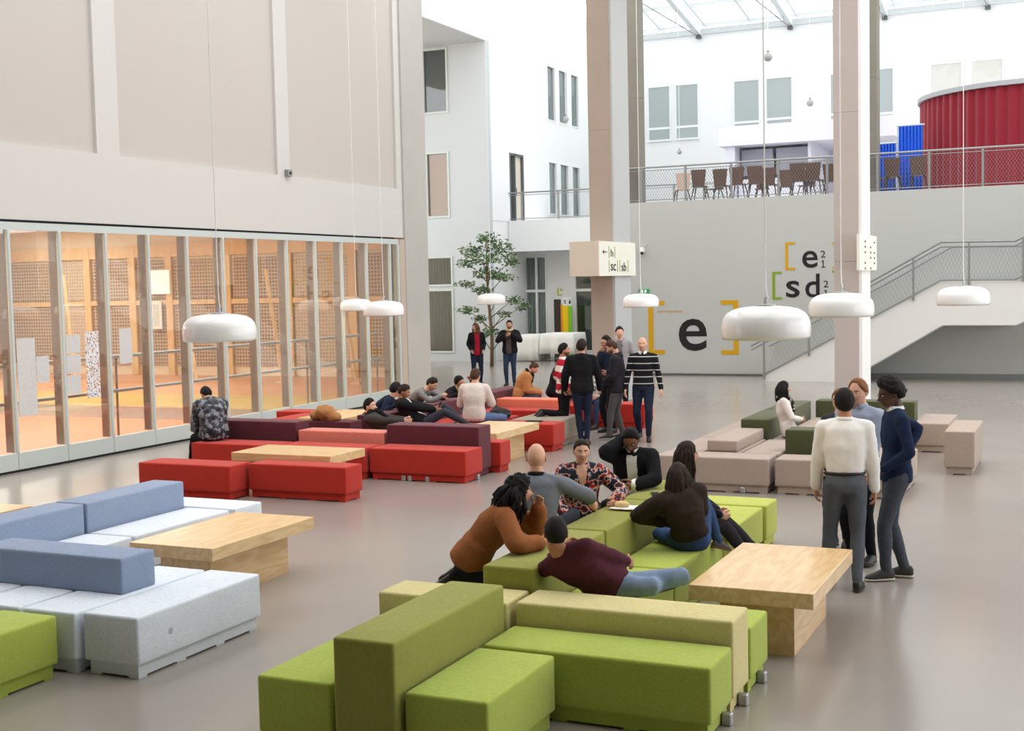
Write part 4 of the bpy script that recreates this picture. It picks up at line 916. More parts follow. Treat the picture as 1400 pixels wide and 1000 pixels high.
def head_grid(nu, nv):
    """unit head: x right, y forward, z up, in metres for a 1.75 m adult; returns (verts, dirs, faces)"""
    if (nu, nv) in _HC: return _HC[(nu, nv)]
    th = np.linspace(0, np.pi, nv+1)[:, None]*np.ones((1, nu)); ph = np.linspace(0, 2*np.pi, nu, endpoint=False)[None, :]*np.ones((nv+1, 1))
    # denser rings on the face
    dx = np.sin(th)*np.sin(ph); dy = np.sin(th)*np.cos(ph); dz = np.cos(th)
    D = np.stack([dx, dy, dz], -1).reshape(-1, 3); x = D[:, 0]*.076; y = D[:, 1]*.097; z = D[:, 2]*.118
    lo = np.clip(-D[:, 2], 0, 1); fr = np.clip(D[:, 1], 0, 1)
    x = x*(1-.30*lo**1.6)*(1+.05*np.clip(D[:, 2], 0, 1)*(1-fr)); y = np.where(D[:, 1] < 0, y*(1-.42*lo), y*(1-.10*np.clip(D[:, 2], 0, 1)))
    y = y+.012*lo*fr
    g = lambda cx, cz, sx, sz: np.exp(-((x-cx)/sx)**2-((z-cz)/sz)**2)*(D[:, 1] > .1)
    y = y+.010*g(0, .0, .010, .022)+.022*g(0, -.022, .013, .013)+.008*g(0, -.024, .02, .010)
    y = y-.009*(g(.030, .008, .015, .012)+g(-.030, .008, .015, .012))+.004*(g(.028, .028, .02, .007)+g(-.028, .028, .02, .007))
    y = y+.007*g(0, -.054, .022, .006)+.006*g(0, -.066, .02, .006)-.004*g(0, -.0595, .02, .0025)+.008*g(0, -.095, .02, .014)
    y = y+.004*(g(.04, -.02, .016, .02)+g(-.04, -.02, .016, .02))
    P = np.stack([x, y, z], -1)
    F_ = [(i*nu+j, i*nu+(j+1) % nu, (i+1)*nu+(j+1) % nu, (i+1)*nu+j) for i in range(nv) for j in range(nu)]
    F_ = [f[::-1] for f in F_]
    _HC[(nu, nv)] = (P, D, F_); return _HC[(nu, nv)]

def person(label, x, y, face=0, H=1.75, pz=.93, lean=0, side=0, curl=0, twist=0, hy=0, hp=0, hr=0, hands=(None, None), elbows=(None, None), feet=(None, None), knees=(None, None), toes=(None, None),
           skin='light', hair='dark', style='short', beard=False, glasses=False, top='shirt', topm=None, bulk=.0, sleeve=1.0, hem=.0, inset=None, legs='trousers', legm=None, legw=.0, shoem=None, shoes=True,
           collar=None, hood=False, scarf=None, fur=None, belt=False, fem=False, near=True, hcurl=.5, off=(0, 0, 0), shldr=1.0, disp=.012, extra=None, palmdir=(None, None)):
    k = H/1.75; A = math.radians(face); f = V(-math.sin(A), math.cos(A), 0); r = V(math.cos(A), math.sin(A), 0); u = V(0, 0, 1)
    root = thing('person', label, 'person', (x, y, 0))
    loc = lambda t: r*t[0]+f*t[1]+u*t[2]
    def wt(t):      # target: ('w',x,y,z) world point or local (right, forward, height)
        return V(t[1]-x, t[2]-y, t[3]) if t[0] == 'w' else loc(t)
    pel = V(0, 0, pz)
    def tilt(a, s_):
        a, s_ = math.radians(a), math.radians(s_)
        q = u*math.cos(a)+f*math.sin(a); return (q*math.cos(s_)+r*math.sin(s_)).normalized()
    s1, s2 = tilt(lean-curl*.5, side*.8), tilt(lean+curl*.7, side)
    mid = pel+s1*.24*k; chest = mid+s2*.17*k; neck = mid+s2*.30*k
    tw = math.radians(twist); r2 = (r-s2*r.dot(s2)).normalized(); r2 = Matrix.Rotation(tw, 3, s2) @ r2; f2 = s2.cross(r2)
    r1 = (r-s1*r.dot(s1)).normalized(); f1 = s1.cross(r1)
    sw = (.168 if fem else .19)*k*shldr
    sh = [neck-s2*.062*k+r2*sg*sw for sg in (-1, 1)]
    # head
    hdir = tilt(lean*.45+curl*.5+hp*.25, side*.5+hr*.4); nk = neck+hdir*.052*k
    fa = math.radians(face+hy); hf = V(-math.sin(fa), math.cos(fa), 0); hr_ = V(math.cos(fa), math.sin(fa), 0)
    ap = math.radians(-hp); hf2 = hf*math.cos(ap)+u*math.sin(ap); hu = hr_.cross(hf2).normalized()
    ar = math.radians(hr); R_ = Matrix.Rotation(ar, 3, hf2); hr2 = R_ @ hr_; hu = R_ @ hu
    hk = k*(.95 if fem else 1.0)*1.0; hc = nk+hu*.095*hk+hf2*.022*k
    HM = Matrix((hr2, hf2, hu)).transposed()
    # limbs
    hip = [pel-s1*.02*k+r*sg*.09*k for sg in (-1, 1)]
    ank = []; kn = []; toe = []
    for i, sg in enumerate((-1, 1)):
        t = wt(feet[i]) if feet[i] else loc((sg*.10*k, 0, .085*k))
        kh = loc(knees[i]) if knees[i] else f+r*sg*.12
        kj, t = ik(hip[i], t, .435*k, .42*k, kh); ank.append(t); kn.append(kj)
        td = loc(toes[i]).normalized() if toes[i] else (f+r*sg*.18).normalized(); toe.append(td)
    wr = []; el = []
    for i, sg in enumerate((-1, 1)):
        t = (hc+HM @ (V(*hands[i][1:])*hk)) if hands[i] and hands[i][0] == 'head' else wt(hands[i]) if hands[i] else sh[i]+(-u*.50+r*sg*.07+f*.07)*k
        eh = loc(elbows[i]) if elbows[i] else (-f*.8+r*sg*.5-u*.5)
        e, t = ik(sh[i], t, .29*k, .255*k, eh); wr.append(t); el.append(e)
    sm, hm = mat('skin_'+skin, SKIN[skin], .55, .4), mat('hair_'+hair, HAIR[hair], .75, .25, noise_amt=.25, nscale=40)
    vox = (.016 if near else .024)
    # ---- body: one remeshed figure (torso, limbs, neck) + head and hands grown from it
    def torso(mb, g, cut=False):
        W = (.150, .168, .140, .165, .172*shldr, .10) if not fem else (.158, .172, .122, .145, .150*shldr, .085); Dp = (.100, .115, .092, .112, .092, .062)
        cs = [(pel+s1*(.085 if cut else -.07)*k, r1, f1), (pel+s1*(.10 if cut else .02)*k, r1, f1), (pel+s1*.15*k, r1, f1), (mid+s2*.08*k, r2, f2), (mid+s2*.235*k, r2, f2), (mid+s2*.29*k, r2, f2)]
        if cut: W = (.140, .142)+W[2:]; Dp = (.088, .090)+Dp[2:]
        mb.loft([(c+a2*0, a_*(wd*k+g), a2*(dp*k+g)) for (c, a_, a2), wd, dp in zip(cs, W, Dp)], 18)
    def arm(mb, i, g, l=1.0, d=1.0):
        a, b_, c = sh[i], el[i], wr[i]; c = b_+(c-b_)*l
        mb.tube([neck-s2*.015*k, neck*.45+a*.55-s2*.006*k, a+r2*(.01 if i else -.01)], [.046*k+g*.7, .044*k+g*.8, .046*k+g*.9], 12, dome=True)
        mb.tube([a, a+(b_-a)*.3, b_-(b_-a)*.12, b_, b_+(c-b_)*.12, b_+(c-b_)*.4, c], [(.050*k+g*.9)*d, (.047*k+g), (.040*k+g), (.040*k+g), (.040*k+g), (.038*k+g), (.027*k+g*1.1)], 12, dome=True)
    def leg(mb, i, g, l=1.0, cuff=0):
        a, b_, c = hip[i], kn[i], ank[i]; c = b_+(c-b_)*l
        mb.tube([a, a+(b_-a)*.3, b_-(b_-a)*.12, b_, b_+(c-b_)*.12, b_+(c-b_)*.35, b_+(c-b_)*.75, c], [.092*k+g, .082*k+g, .060*k+g, .057*k+g, .055*k+g, .056*k+g, .040*k+g+cuff*.6, .034*k+g+cuff], 12, dome=True)
    mb = MB(); torso(mb, -.012)
    for i in (0, 1): arm(mb, i, -.002); leg(mb, i, -.008)
    mb.tube([neck-s2*.05*k, nk, nk+hdir*.06*k+hf2*.012], [.066*k, .058*k, .056*k], 14)
    bodyme = mb.build_rm('body', [sm], .026 if near else .034, 2, parent='MESH')
    lipm = mat('lip_'+skin, tuple(int(c*.8) if j else min(255, int(c*.92)) for j, c in enumerate(SKIN[skin])), .5)
    ms = [sm, lipm, hm, mat('eye_white', (215, 210, 205), .3), mat('eye_dark', (28, 20, 18), .2), mat('beard_'+hair, tuple(int(a*.55+b_*.45) for a, b_ in zip(HAIR[hair], SKIN[skin])), .9, noise_amt=.2, nscale=60)]
    P, D, FF = head_grid(44, 36) if near else head_grid(30, 26)
    W_ = P*hk; M3 = np.array(HM); Wd = W_ @ M3.T+np.array(hc)
    cen = P[np.array([q for q in FF])].mean(1); mi = np.zeros(len(FF), int)
    fr = cen[:, 1] > .045
    mi[(np.abs(cen[:, 0]) < .023) & (cen[:, 2] < -.050) & (cen[:, 2] > -.068) & fr] = 1
    mi[(np.abs(cen[:, 0]) > .013) & (np.abs(cen[:, 0]) < .047) & (cen[:, 2] > .022) & (cen[:, 2] < .031) & fr] = 2
    if beard: mi[((cen[:, 2] < -.028) & (cen[:, 1] > .0) & ((np.abs(cen[:, 0]) > .026) | (cen[:, 2] < -.068) | ((cen[:, 2] > -.05) & (cen[:, 2] < -.036))))] = 5
    hb = MB(); hb.v = [tuple(q) for q in Wd]; hb.f = list(FF); hb.m = [int(q) for q in mi]
    T = lambda p: hc+HM @ (Vector(p)*hk)
    for sg in (-1, 1):
        hb.ball(T((sg*.030, .0755, .008)), .0125*hk, .0115*hk, .0095*hk, HM, 10, 8, 3)
        hb.ball(T((sg*.030, .0845, .008)), .0058*hk, .0045*hk, .0058*hk, HM, 8, 6, 4)
        Me = HM @ Matrix.Rotation(sg*.35, 3, 'Z')
        hb.ball(T((sg*.076, -.008, -.002)), .010*hk, .019*hk, .031*hk, Me, 10, 8, 0)
        hb.tube([T((sg*.080, -.012+.014*math.cos(a), .004+.024*math.sin(a))) for a in np.linspace(-1.9, 2.6, 8)], .0045*hk, 5, 0)
    # hands
    for i, sg in enumerate((-1, 1)):
        fd = (wr[i]-el[i]).normalized(); pd = palmdir[i]
        if pd: fd = (fd*.4+loc(pd).normalized()).normalized()
        inw = (-r*sg-fd*(-r*sg).dot(fd)); inw = inw.normalized() if inw.length > .1 else f.copy()   # palm normal: towards the body
        th_ = inw.cross(fd)*(-sg); th_ = th_.normalized()                                              # thumb side
        if th_.dot(f) < 0 and not pd: th_ = -th_
        wv = wr[i]; hk2 = k*(.9 if fem else 1)
        hb.loft([(wv-fd*.015, th_*.027*hk2, inw*.021*hk2), (wv+fd*.03*hk2, th_*.036*hk2, inw*.017*hk2), (wv+fd*.085*hk2, th_*.040*hk2, inw*.013*hk2), (wv+fd*.093*hk2, th_*.034*hk2, inw*.009*hk2)], 12)
        for q, (o_, ln) in enumerate(((.028, .070), (.010, .080), (-.009, .074), (-.027, .058))):
            p = wv+fd*.082*hk2+th_*o_*hk2; c_ = hcurl*(1+.12*q); pts = [p-fd*.015*hk2, p]; an = 0
            for j, seg_ in enumerate((.45, .32, .23)):
                an += c_*(.55 if j == 0 else .8); pts.append(pts[-1]+(fd*math.cos(an)+inw*math.sin(an)+th_*o_*.4)*ln*seg_*hk2)
            hb.tube(pts, [.0095*hk2, .0092*hk2, .0085*hk2, .0078*hk2, .0062*hk2], 7, dome=True)
        p = wv+fd*.028*hk2+th_*.022*hk2
        hb.tube([p, p+(th_*.75+fd*.6+inw*.25)*.036*hk2, p+(th_*.9+fd*1.25+inw*.55)*.045*hk2, p+(th_*.85+fd*1.9+inw*.9)*.045*hk2], [.0135*hk2, .0125*hk2, .0105*hk2, .008*hk2], 8, dome=True)
    hmesh = hb.mesh('h', ms); hmesh.shade_smooth()
    for m in ms[1:]: bodyme.materials.append(m)
    joined(bodyme, hmesh); bodyme.shade_smooth(); bpy.data.meshes.remove(hmesh)
    link('body', bodyme, root)
    # ---- hair
    hz = lambda d: 0
    if style != 'none':
        th_k = dict(short=.012, buzz=.005, bald=.004, afro=.040, long=.016, bun=.010, curly=.030, messy=.022, tied=.008).get(style, .012)
        az = np.arctan2(np.abs(D[:, 0]), D[:, 1])            # 0 = front, pi = back
        line = np.interp(az, [0, .5, .9, 1.25, 1.55, 1.8, 2.2, 3.15], [.078, .072, .062, .026, .006, -.006, -.052, -.070])
        if style == 'bald': line = np.interp(az, [0, 1.2, 1.6, 2.2, 3.15], [.2, .2, .012, -.045, -.06])
        if style in ('long', 'curly'): line = np.interp(az, [0, .4, .8, 1.1, 1.4, 3.15], [.066, .055, .020, -.03, -.06, -.09])
        if style == 'receding': line = np.interp(az, [0, .3, .6, .9, 1.3, 1.6, 2.2, 3.15], [.092, .096, .094, .05, .012, -.012, -.05, -.07])
        line = line+.010*np.array([noise.noise(Vector(q)*9+V(y, x, 0)) for q in D]); t = np.clip((P[:, 2]-line)/(.034 if style in ('afro', 'curly') else .024), -1, 1)
        if style == 'bald': t = np.minimum(t, np.clip((.05-P[:, 2])/.016, -1, 1))
        nn = D.copy(); nn[:, 2] *= .8; nn /= np.linalg.norm(nn, axis=1)[:, None]
        nz = np.array([noise.noise(Vector(q)*(6 if style in ('afro', 'curly', 'messy') else 3.5)+V(x, y, 0)) for q in D])
        off_ = np.where(t > 0, (1-(1-np.clip(t, 0, 1))**2)*th_k*(1+.45*nz*(1.6 if style in ('curly', 'messy') else 1))+.002, t*.022)
        HP = (P+nn*off_[:, None]); 
        if style == 'short': HP[:, 2] += np.clip(t, 0, 1)*np.clip(D[:, 2], 0, 1)*.008
        HW_ = (HP*hk) @ M3.T+np.array(hc)
        hm_ = MB(); hm_.v = [tuple(q) for q in HW_]; hm_.f = list(FF); hm_.m = [0]*len(FF)
        rnd = random.Random(label)
        if style in ('long', 'curly'):
            L0 = .32 if style == 'long' else .27
            for q in range(64 if near else 34):
                a = rnd.uniform(-2.0, 2.0)+math.pi; zz = rnd.uniform(-.03, .07); st = V(math.sin(a)*.074, math.cos(a)*.088, zz)
                p = T(st); out = (HM @ V(math.sin(a), math.cos(a), 0)).normalized(); ln = L0*rnd.uniform(.75, 1.1)*k
                dn = (-hu*.5-u*.3-s2*.35).normalized(); bow = .03 if style == 'long' else .075; cr_ = rnd.uniform(0, 6)
                pts = [p+out*(bow*math.sin(math.pi*min(1, w_*1.15))+.004)+dn*ln*w_+(r*math.cos(cr_+w_*7)+f*math.sin(cr_+w_*7))*(.006 if style == 'long' else .018)*w_*2 for w_ in (0, .2, .4, .6, .8, 1)]
                hm_.tube(pts, [.012, .017, .017, .015, .012, .004], 6)
        if style == 'bun':
            hm_.ball(T((0, -.085, .075)), .035*hk, .035*hk, .03*hk, HM, 12, 8)
            for q in range(12): a = rnd.uniform(0, 6.28); hm_.tube([T((0, -.085, .085)), T((.035*math.cos(a), -.085+.02*math.sin(a), .105+.02*rnd.random()))], [.008, .002], 5)
        if style == 'tied':
            hm_.tube([T((0, -.09, -.01)), T((0, -.125, -.03)), T((.01, -.12, -.09)), T((.02, -.10, -.15))], [.02, .026, .022, .006], 10)
        hm_.build('hair', hm, root, smooth=True)
    if glasses:
        gm = mat('glasses_black', (24, 22, 22), .3); gb = MB()
        for sg in (-1, 1):
            gb.tube([T((sg*.031+.020*math.cos(a), .096, .006+.015*math.sin(a))) for a in np.linspace(0, 2*math.pi, 15)], .0018*hk, 5)
            gb.tube([T((sg*.051, .094, .010)), T((sg*.076, .03, .010)), T((sg*.078, -.01, .006))], .0018*hk, 5)
        gb.tube([T((-.011, .098, .010)), T((.011, .098, .010))], .0018*hk, 5); gb.build('glasses', gm, root)
    # ---- clothing
    tm = topm if topm is not None else cloth('x', (90, 90, 90)); g = .012+bulk
    mb = MB(); torso(mb, g, belt)
    if not hem and not belt: hem = .045
    if hem: mb.loft([(pel-s1*(hem)*k, r1*(.165*k+g), f1*(.12*k+g)), (pel+s1*.03*k, r1*(.17*k+g), f1*(.118*k+g)), (pel+s1*.16*k, r1*(.15*k+g), f1*(.10*k+g))], 18)
    for i in (0, 1): arm(mb, i, g*.95, sleeve, 1.05)
    mb.tube([neck-s2*.07*k, neck+hdir*.012*k], [.095*k+g*.6, .062*k+g*.4], 14)
    mats = [tm]; cl = None
    if inset:
        mats.append(inset[0]); hw = inset[1]; t1 = inset[2] if len(inset) > 2 else .27
        M_, S2, R2, F2 = np.array(mid), np.array(s2), np.array(r2), np.array(f2)
        def cl(c):
            d = c-M_; t_ = d @ S2; rr = d @ R2; ff = d @ F2; lim = hw*k*(1.0 if len(inset) < 4 else np.clip((t_-inset[3])/(.27-inset[3]), 0, 1))
            return ((ff > .03) & (np.abs(rr) < lim) & (t_ < t1*k+.02) & (t_ > -.36*k)).astype(int)
    topo = mb.build_rm(top, mats, vox, 3, disp, .09, parent=root, classify=cl)
    lm = legm if legm is not None else cloth('denim', (52, 62, 84)); mb = MB(); g2 = .010+legw
    mb.loft([(pel-s1*.085*k, r1*(.155*k+g2), f1*(.105*k+g2)), (pel-s1*.01*k, r1*(.170*k+g2), f1*(.122*k+g2)), (pel+s1*.085*k, r1*(.150*k+g2), f1*(.104*k+g2))], 18)
    for i in (0, 1): leg(mb, i, g2, .97, .004)
    lego = mb.build_rm(legs, lm, vox, 3, .010, .08, parent=root)
    if belt:
        mb = MB(); c0 = pel+s1*.085*k; n_ = 36
        mb.tube([c0+r1*math.cos(a)*(.150*k+g2+.004)+f1*math.sin(a)*(.104*k+g2+.004) for a in np.linspace(0, 2*math.pi, n_)], .013, 6, up=s1); mb.build('belt', mat('belt_black', (26, 24, 26), .4), lego, smooth=True)
    if shoes:
        shm = shoem if shoem is not None else (mat('shoe_dark', (32, 28, 27), .45), mat('sole_dark', (40, 36, 34), .7))
        for i in (0, 1):
            d = toe[i]; up_ = V(0, 0, 1)-d*d.z; up_ = up_.normalized(); sd = d.cross(up_); c0 = ank[i]-up_*.078*k*(.9 if fem else 1); fk = k*(.88 if fem else 1); mb = MB()
            mb.loft([(c0+d*a*fk+up_*.012*fk, sd*b_*fk, up_*.012*fk) for a, b_ in ((-.072, .022), (-.062, .034), (0, .036), (.07, .043), (.13, .046), (.175, .036), (.192, .014))], 14, 1)
            mb.loft([(c0+d*a*fk+up_*z_*fk, sd*b_*fk, up_*c_*fk) for a, z_, b_, c_ in ((-.070, .05, .018, .026), (-.055, .055, .033, .045), (.0, .06, .038, .055), (.05, .05, .041, .045), (.11, .036, .044, .030), (.165, .028, .035, .020), (.188, .022, .012, .010))], 14, 0)
            mb.build('shoe', list(shm), root, smooth=True)
    if collar:   # turned-down shirt collar ring
        mb = MB(); n_ = 22; c0 = neck+hdir*.018*k
        ring = [(a, c0+(r2*math.cos(a)*.066+f2*math.sin(a)*.062)*k) for a in np.linspace(math.pi*.5+.25, math.pi*2.5-.25, n_)]
        vs = []
        for a, p in ring:
            o_ = (p-c0).normalized(); fr_ = max(0, math.sin(a)); vs += [p+s2*.018, p+o_*.014-s2*(.010+.022*fr_)+f2*.008*fr_]
        mb.add(vs, [(2*i, 2*i+1, 2*i+3, 2*i+2) for i in range(n_-1)]); o = mb.build('collar', collar, topo, smooth=True); q = o.modifiers.new('t', 'SOLIDIFY'); q.thickness = .006
    if hood:
        c0 = neck-f2*.075*k; mb = MB(); mb.ball(c0-s2*.03*k, .095*k, .05*k, .085*k, Matrix((r2, f2, s2)).transposed(), 14, 10)
        mb.tube([neck+(r2*math.cos(a)*.09+f2*math.sin(a)*.075)*k+s2*(.01 if math.sin(a) < 0 else -.015)*k for a in np.linspace(-math.pi*.98, math.pi*.0+.3, 12)], .03*k, 8, dome=True)
        mb.build_rm('hood', tm, .014, 3, .01, .06, parent=topo)
    if scarf or fur:
        m_ = scarf or fur; mb = MB(); c0 = neck+hdir*.02*k
        mb.tube([c0+(r2*math.cos(a)*.085+f2*math.sin(a)*.08)*k-s2*.01*math.sin(a) for a in np.linspace(0, 2*math.pi, 14)], .034*k if fur else .038*k, 10)
        if scarf: mb.tube([c0+f2*.09*k, c0+f2*.13*k-s2*.12*k, c0+f2*.13*k-s2*.27*k], [.035*k, .045*k, .04*k], 10)
        mb.build_rm('scarf' if scarf else 'fur_collar', m_, .014, 2, .02, .03, parent=root if scarf else topo)
    root['_j'] = 0; del root['_j']
    return root, dict(wr=wr, el=el, neck=neck, hc=hc, pel=pel, kn=kn, r=r, f=f, s2=s2, r2=r2, f2=f2, T=T, k=k, sh=sh, ank=ank)

W_ = lambda *a: ('w',)+a
BLK = cloth('black', (26, 26, 29), .2); NAVY = cloth('navy', (28, 36, 56), .15); DENIM = cloth('denim', (48, 60, 84), .25); DKDEN = cloth('dark_denim', (34, 42, 60), .2); LTDEN = cloth('light_denim', (128, 146, 172), .25)
SNEAK = (mat('sneaker_dark', (58, 56, 54), .7), mat('sole_pale', (196, 190, 176), .7)); GREYT = cloth('grey_trouser', (88, 94, 102), .12); PAPERW = mat('shirt_white', (236, 236, 234), .85, noise_amt=.02)
PHONE = mat('phone_black', (24, 24, 26), .25)
def held_phone(p, ax, label):
    o = thing('smartphone', label, 'phone', p); o.rotation_euler = ax; MB().rbox(-.036, .036, -.005, .005, -.07, .07, .004, 1).build('body', PHONE, o); MB().box(-.032, .032, -.0062, -.005, -.062, .062).build('screen', mat('phone_screen', (60, 66, 74), .2), o); return o

# --- standing trio on the right
person('standing man from behind in a white shirt and grey trousers, right of the table', -1.98, 11.33, 10, 1.76, .95, 1, skin='mid', hair='black', style='short', top='shirt', topm=PAPERW, legs='trousers', legm=GREYT, belt=True, bulk=.010,
       feet=((-.16, .12, .085), (.10, -.06, .085)), hands=((-.25, .10, .88), (.25, .06, .88)), elbows=((-1, -.5, 0), (1, -.5, 0)), hy=4, collar=PAPERW, shldr=.96)
person('standing man in a light blue shirt with thinning reddish hair, smiling at the others', -2.02, 12.45, 160, 1.80, .95, 2, skin='light', hair='sandy', style='receding', top='shirt', topm=cloth('light_blue', (158, 168, 190), .06), legs='trousers', legm=BLK, hy=0, hp=8,
       hands=((-.2, .22, .92), (.2, .2, .92)), collar=cloth('light_blue', (150, 166, 194)), inset=None, belt=True)
person('standing bearded man in a navy sweater with hand on hip and short afro hair', -1.62, 11.85, 112, 1.83, .98, 0, skin='dark', hair='black', style='afro', beard=True, top='sweater', topm=cloth('navy_knit', (30, 42, 68), .15), legs='trousers', legm=cloth('slate_jeans', (72, 78, 86), .15),
       feet=((-.04, .10, .085), (.08, -.10, .085)), toes=((-.1, 1, 0), (.4, 1, 0)), hands=((-.20, .15, 1.04), (.16, -.13, 1.13)), elbows=((-.6, -1, -.1), (.3, -1, .1)), collar=PAPERW, hp=16, hy=8, hem=.08, shoem=SNEAK, palmdir=((.8, .5, -.2), (-.6, .4, -.5)), glasses=True)
person('brown haired man with glasses mostly hidden behind the white shirt man', -2.33, 13.1, 170, 1.62, .86, 0, skin='light', hair='sandy', style='short', near=True, topm=cloth('dark_grey', (60, 62, 68)), legm=BLK, glasses=True, shldr=.85, hands=((-.14, .15, .85), (.14, .15, .85)), feet=((-.06, 0, .085), (.06, .05, .085)))
# --- walking man and his neighbours at the centre
person('walking balding man in a black sweater with thin white stripes and jeans', -7.06, 20.95, 190, 1.80, .95, 0, skin='light', hair='grey', style='bald', top='sweater', topm=stripes('black_white_stripe', (28, 28, 32), (196, 194, 190), .115, .13, .45), legm=DKDEN, legs='jeans',
       feet=((-.10, .14, .085), (.10, -.16, .11)), hands=((-.32, .06, .86), (.31, .06, .84)), collar=PAPERW, hem=.02, near=True)
person('man seen from behind in a black hooded jacket and dark jeans, beside the striped shirt', -7.86, 20.1, 20, 1.78, .96, 0, skin='light', hair='dark', style='short', top='jacket', topm=BLK, hood=True, legm=DKDEN, bulk=.02, hem=.05, near=True, feet=((-.03, .0, .085), (.07, -.04, .085)), legw=-.006,
       hands=((-.3, .16, .95), (.3, .16, .95)), hy=-20, shoem=(mat('boot_brown', (92, 66, 50), .7), mat('boot_sole', (70, 52, 40), .8)))
person('bearded young man in dark grey hooded coat and grey jeans, head bowed', -7.52, 20.95, 100, 1.75, .94, 3, skin='light', hair='brown', style='short', beard=True, top='coat', topm=cloth('charcoal', (46, 44, 50), .15), hood=True, legm=cloth('grey_jeans', (92, 88, 90), .15), hem=.12, bulk=.012, hp=28,
       feet=((-.06, .16, .085), (.12, -.05, .085)), hands=((-.1, .25, 1.0), (.1, .25, 1.0)), shoem=SNEAK, near=True)
person('bearded man with glasses resting his chin in his hand, behind the grey hooded coat', -8.0, 21.85, 150, 1.78, .95, 3, skin='mid', hair='black', style='short', beard=True, glasses=True, top='jacket', topm=cloth('blue_black', (38, 46, 62), .15), legm=BLK, near=False,
       hands=((-.16, .16, 1.12), (-.02, .20, 1.47)), elbows=((-1, 0, -1), (.4, .2, -1)), bulk=.015, hp=8, hem=.08)
person('man standing farthest back in a light grey hooded sweatshirt, beside the left column', -9.0, 25.2, 200, 1.80, .97, 0, skin='light', hair='dark', style='short', top='hoodie', topm=cloth('light_grey', (150, 146, 150), .06), hood=True, legm=BLK, near=False, hy=10, inset=(cloth('grey_vneck', (110, 106, 108)), .06))
person('man in a red and white striped shirt kneeling on the taupe bench', -8.36, 20.5, -55, 1.72, .90, 0, skin='mid', hair='black', style='short', beard=True, top='shirt', topm=stripes('red_white_stripe', (176, 26, 48), (226, 218, 214), .21, .5, .2), legm=BLK, near=True, sleeve=.45,
       feet=((-.1, -.40, .53), (.1, -.40, .53)), knees=((0, 1, -.5), (0, 1, -.5)), toes=((0, -1, -.4), (0, -1, -.4)), hands=((-.24, .08, .92), (.22, .02, .92)), collar=PAPERW, hy=-10)
person('seated brown haired person in a white patterned top, half hidden behind the standing men', -8.35, 22.72, 150, 1.68, .56, 12, skin='light', hair='brown', style='short', top='shirt', topm=pattern('white_print', [(226, 226, 224), (210, 210, 212), (226, 226, 224), (120, 124, 136)], 16), legm=DENIM, near=False,
       feet=((-.15, .45, .085), (.15, .45, .085)), hands=((-.12, .38, .62), (.12, .38, .62)))
person('woman with long hair in a black cardigan over a red top, near the tree', -15.36, 31.45, 215, 1.70, .92, 0, fem=True, skin='light', hair='auburn', style='long', top='cardigan', topm=BLK, inset=(cloth('red_top', (158, 28, 48)), .07), legm=DKDEN, near=False, hy=-60, hem=.12, hands=((-.17, .12, .95), (.17, .12, .95)), glasses=True)
person('man in a black jacket with pale fur collar, left of the white cloth tables', -14.25, 31.2, 195, 1.76, .95, 0, skin='mid', hair='dark', style='short', beard=True, top='jacket', topm=BLK, inset=(cloth('brown_grey', (88, 76, 76)), .065), fur=cloth('fur', (206, 176, 140), .2), legm=DENIM, legs='jeans', near=False, bulk=.03, hem=.04,
       hands=((-.1, .2, 1.38), (.08, .22, 1.36)), elbows=((-1, .1, -.8), (1, .1, -.8)), hy=8)
# --- red group
person('person in shiny black puffer jacket sitting bowed by the plum block', -12.24, 15.86, 62, 1.72, .565, 10, curl=34, skin='light', hair='black', style='short', top='puffer_jacket', topm=pattern('puffer_black', [(24, 24, 28), (36, 36, 42), (60, 62, 70), (130, 134, 144)], 13, .35), bulk=.05, hem=.05, legm=BLK, near=True,
       feet=((-.15, .55, .085), (.12, .55, .085)), hands=((-.1, .42, .62), (.12, .42, .62)), hp=38, disp=.035, collar=None, hood=True)
person('young man lying back low in a dark jacket, head just above the plum block', -9.66, 16.98, -84, 1.70, .53, -64, curl=14, skin='light', hair='black', style='short', top='jacket', topm=cloth('dark_olive_grey', (62, 58, 54), .15), legm=BLK, near=True, hp=-2, bulk=.015,
       feet=((-.10, .80, .53), (.10, .80, .53)), hands=((-.06, .16, .70), (.10, .12, .70)), scarf=BLK, toes=((0, .3, 1), (0, .3, 1)))
pr, J = person('young man in a black jacket looking at his phone, knees drawn up', -9.84, 18.10, -72, 1.70, .54, -46, curl=24, skin='tan', hair='dark', style='short', top='jacket', topm=BLK, inset=(PAPERW, .035), legm=cloth('charcoal_jeans', (56, 58, 66), .12), near=True, hp=22, hood=True, bulk=.015,
       feet=((-.10, .66, .53), (.1, .74, .53)), knees=((-.1, .2, 1), (.1, .2, 1)), hands=((-.06, .20, .76), (.05, .20, .76)), elbows=((-.8, -.2, -1), (.8, -.2, -1)), shoem=SNEAK)
p = V(-9.84, 18.10, 0)+(J['wr'][0]+J['wr'][1])/2+J['f']*.09+V(0, 0, .05); held_phone(p, (-.4, 0, -1.4), 'phone in the hands of the reclining man in the black jacket')
person('man in navy seen from behind, leaning on the plum block behind the phone reader', -10.98, 18.35, -70, 1.68, .57, 50, skin='mid', hair='black', style='messy', top='sweater', topm=NAVY, legm=DENIM, near=True, feet=((.10, .1, .53), (-.10, .1, .53)), knees=((-1, .3, 0), (1, .3, 0)), hands=((-.1, .48, .8), (.28, .48, .8)), hp=20, hy=60)
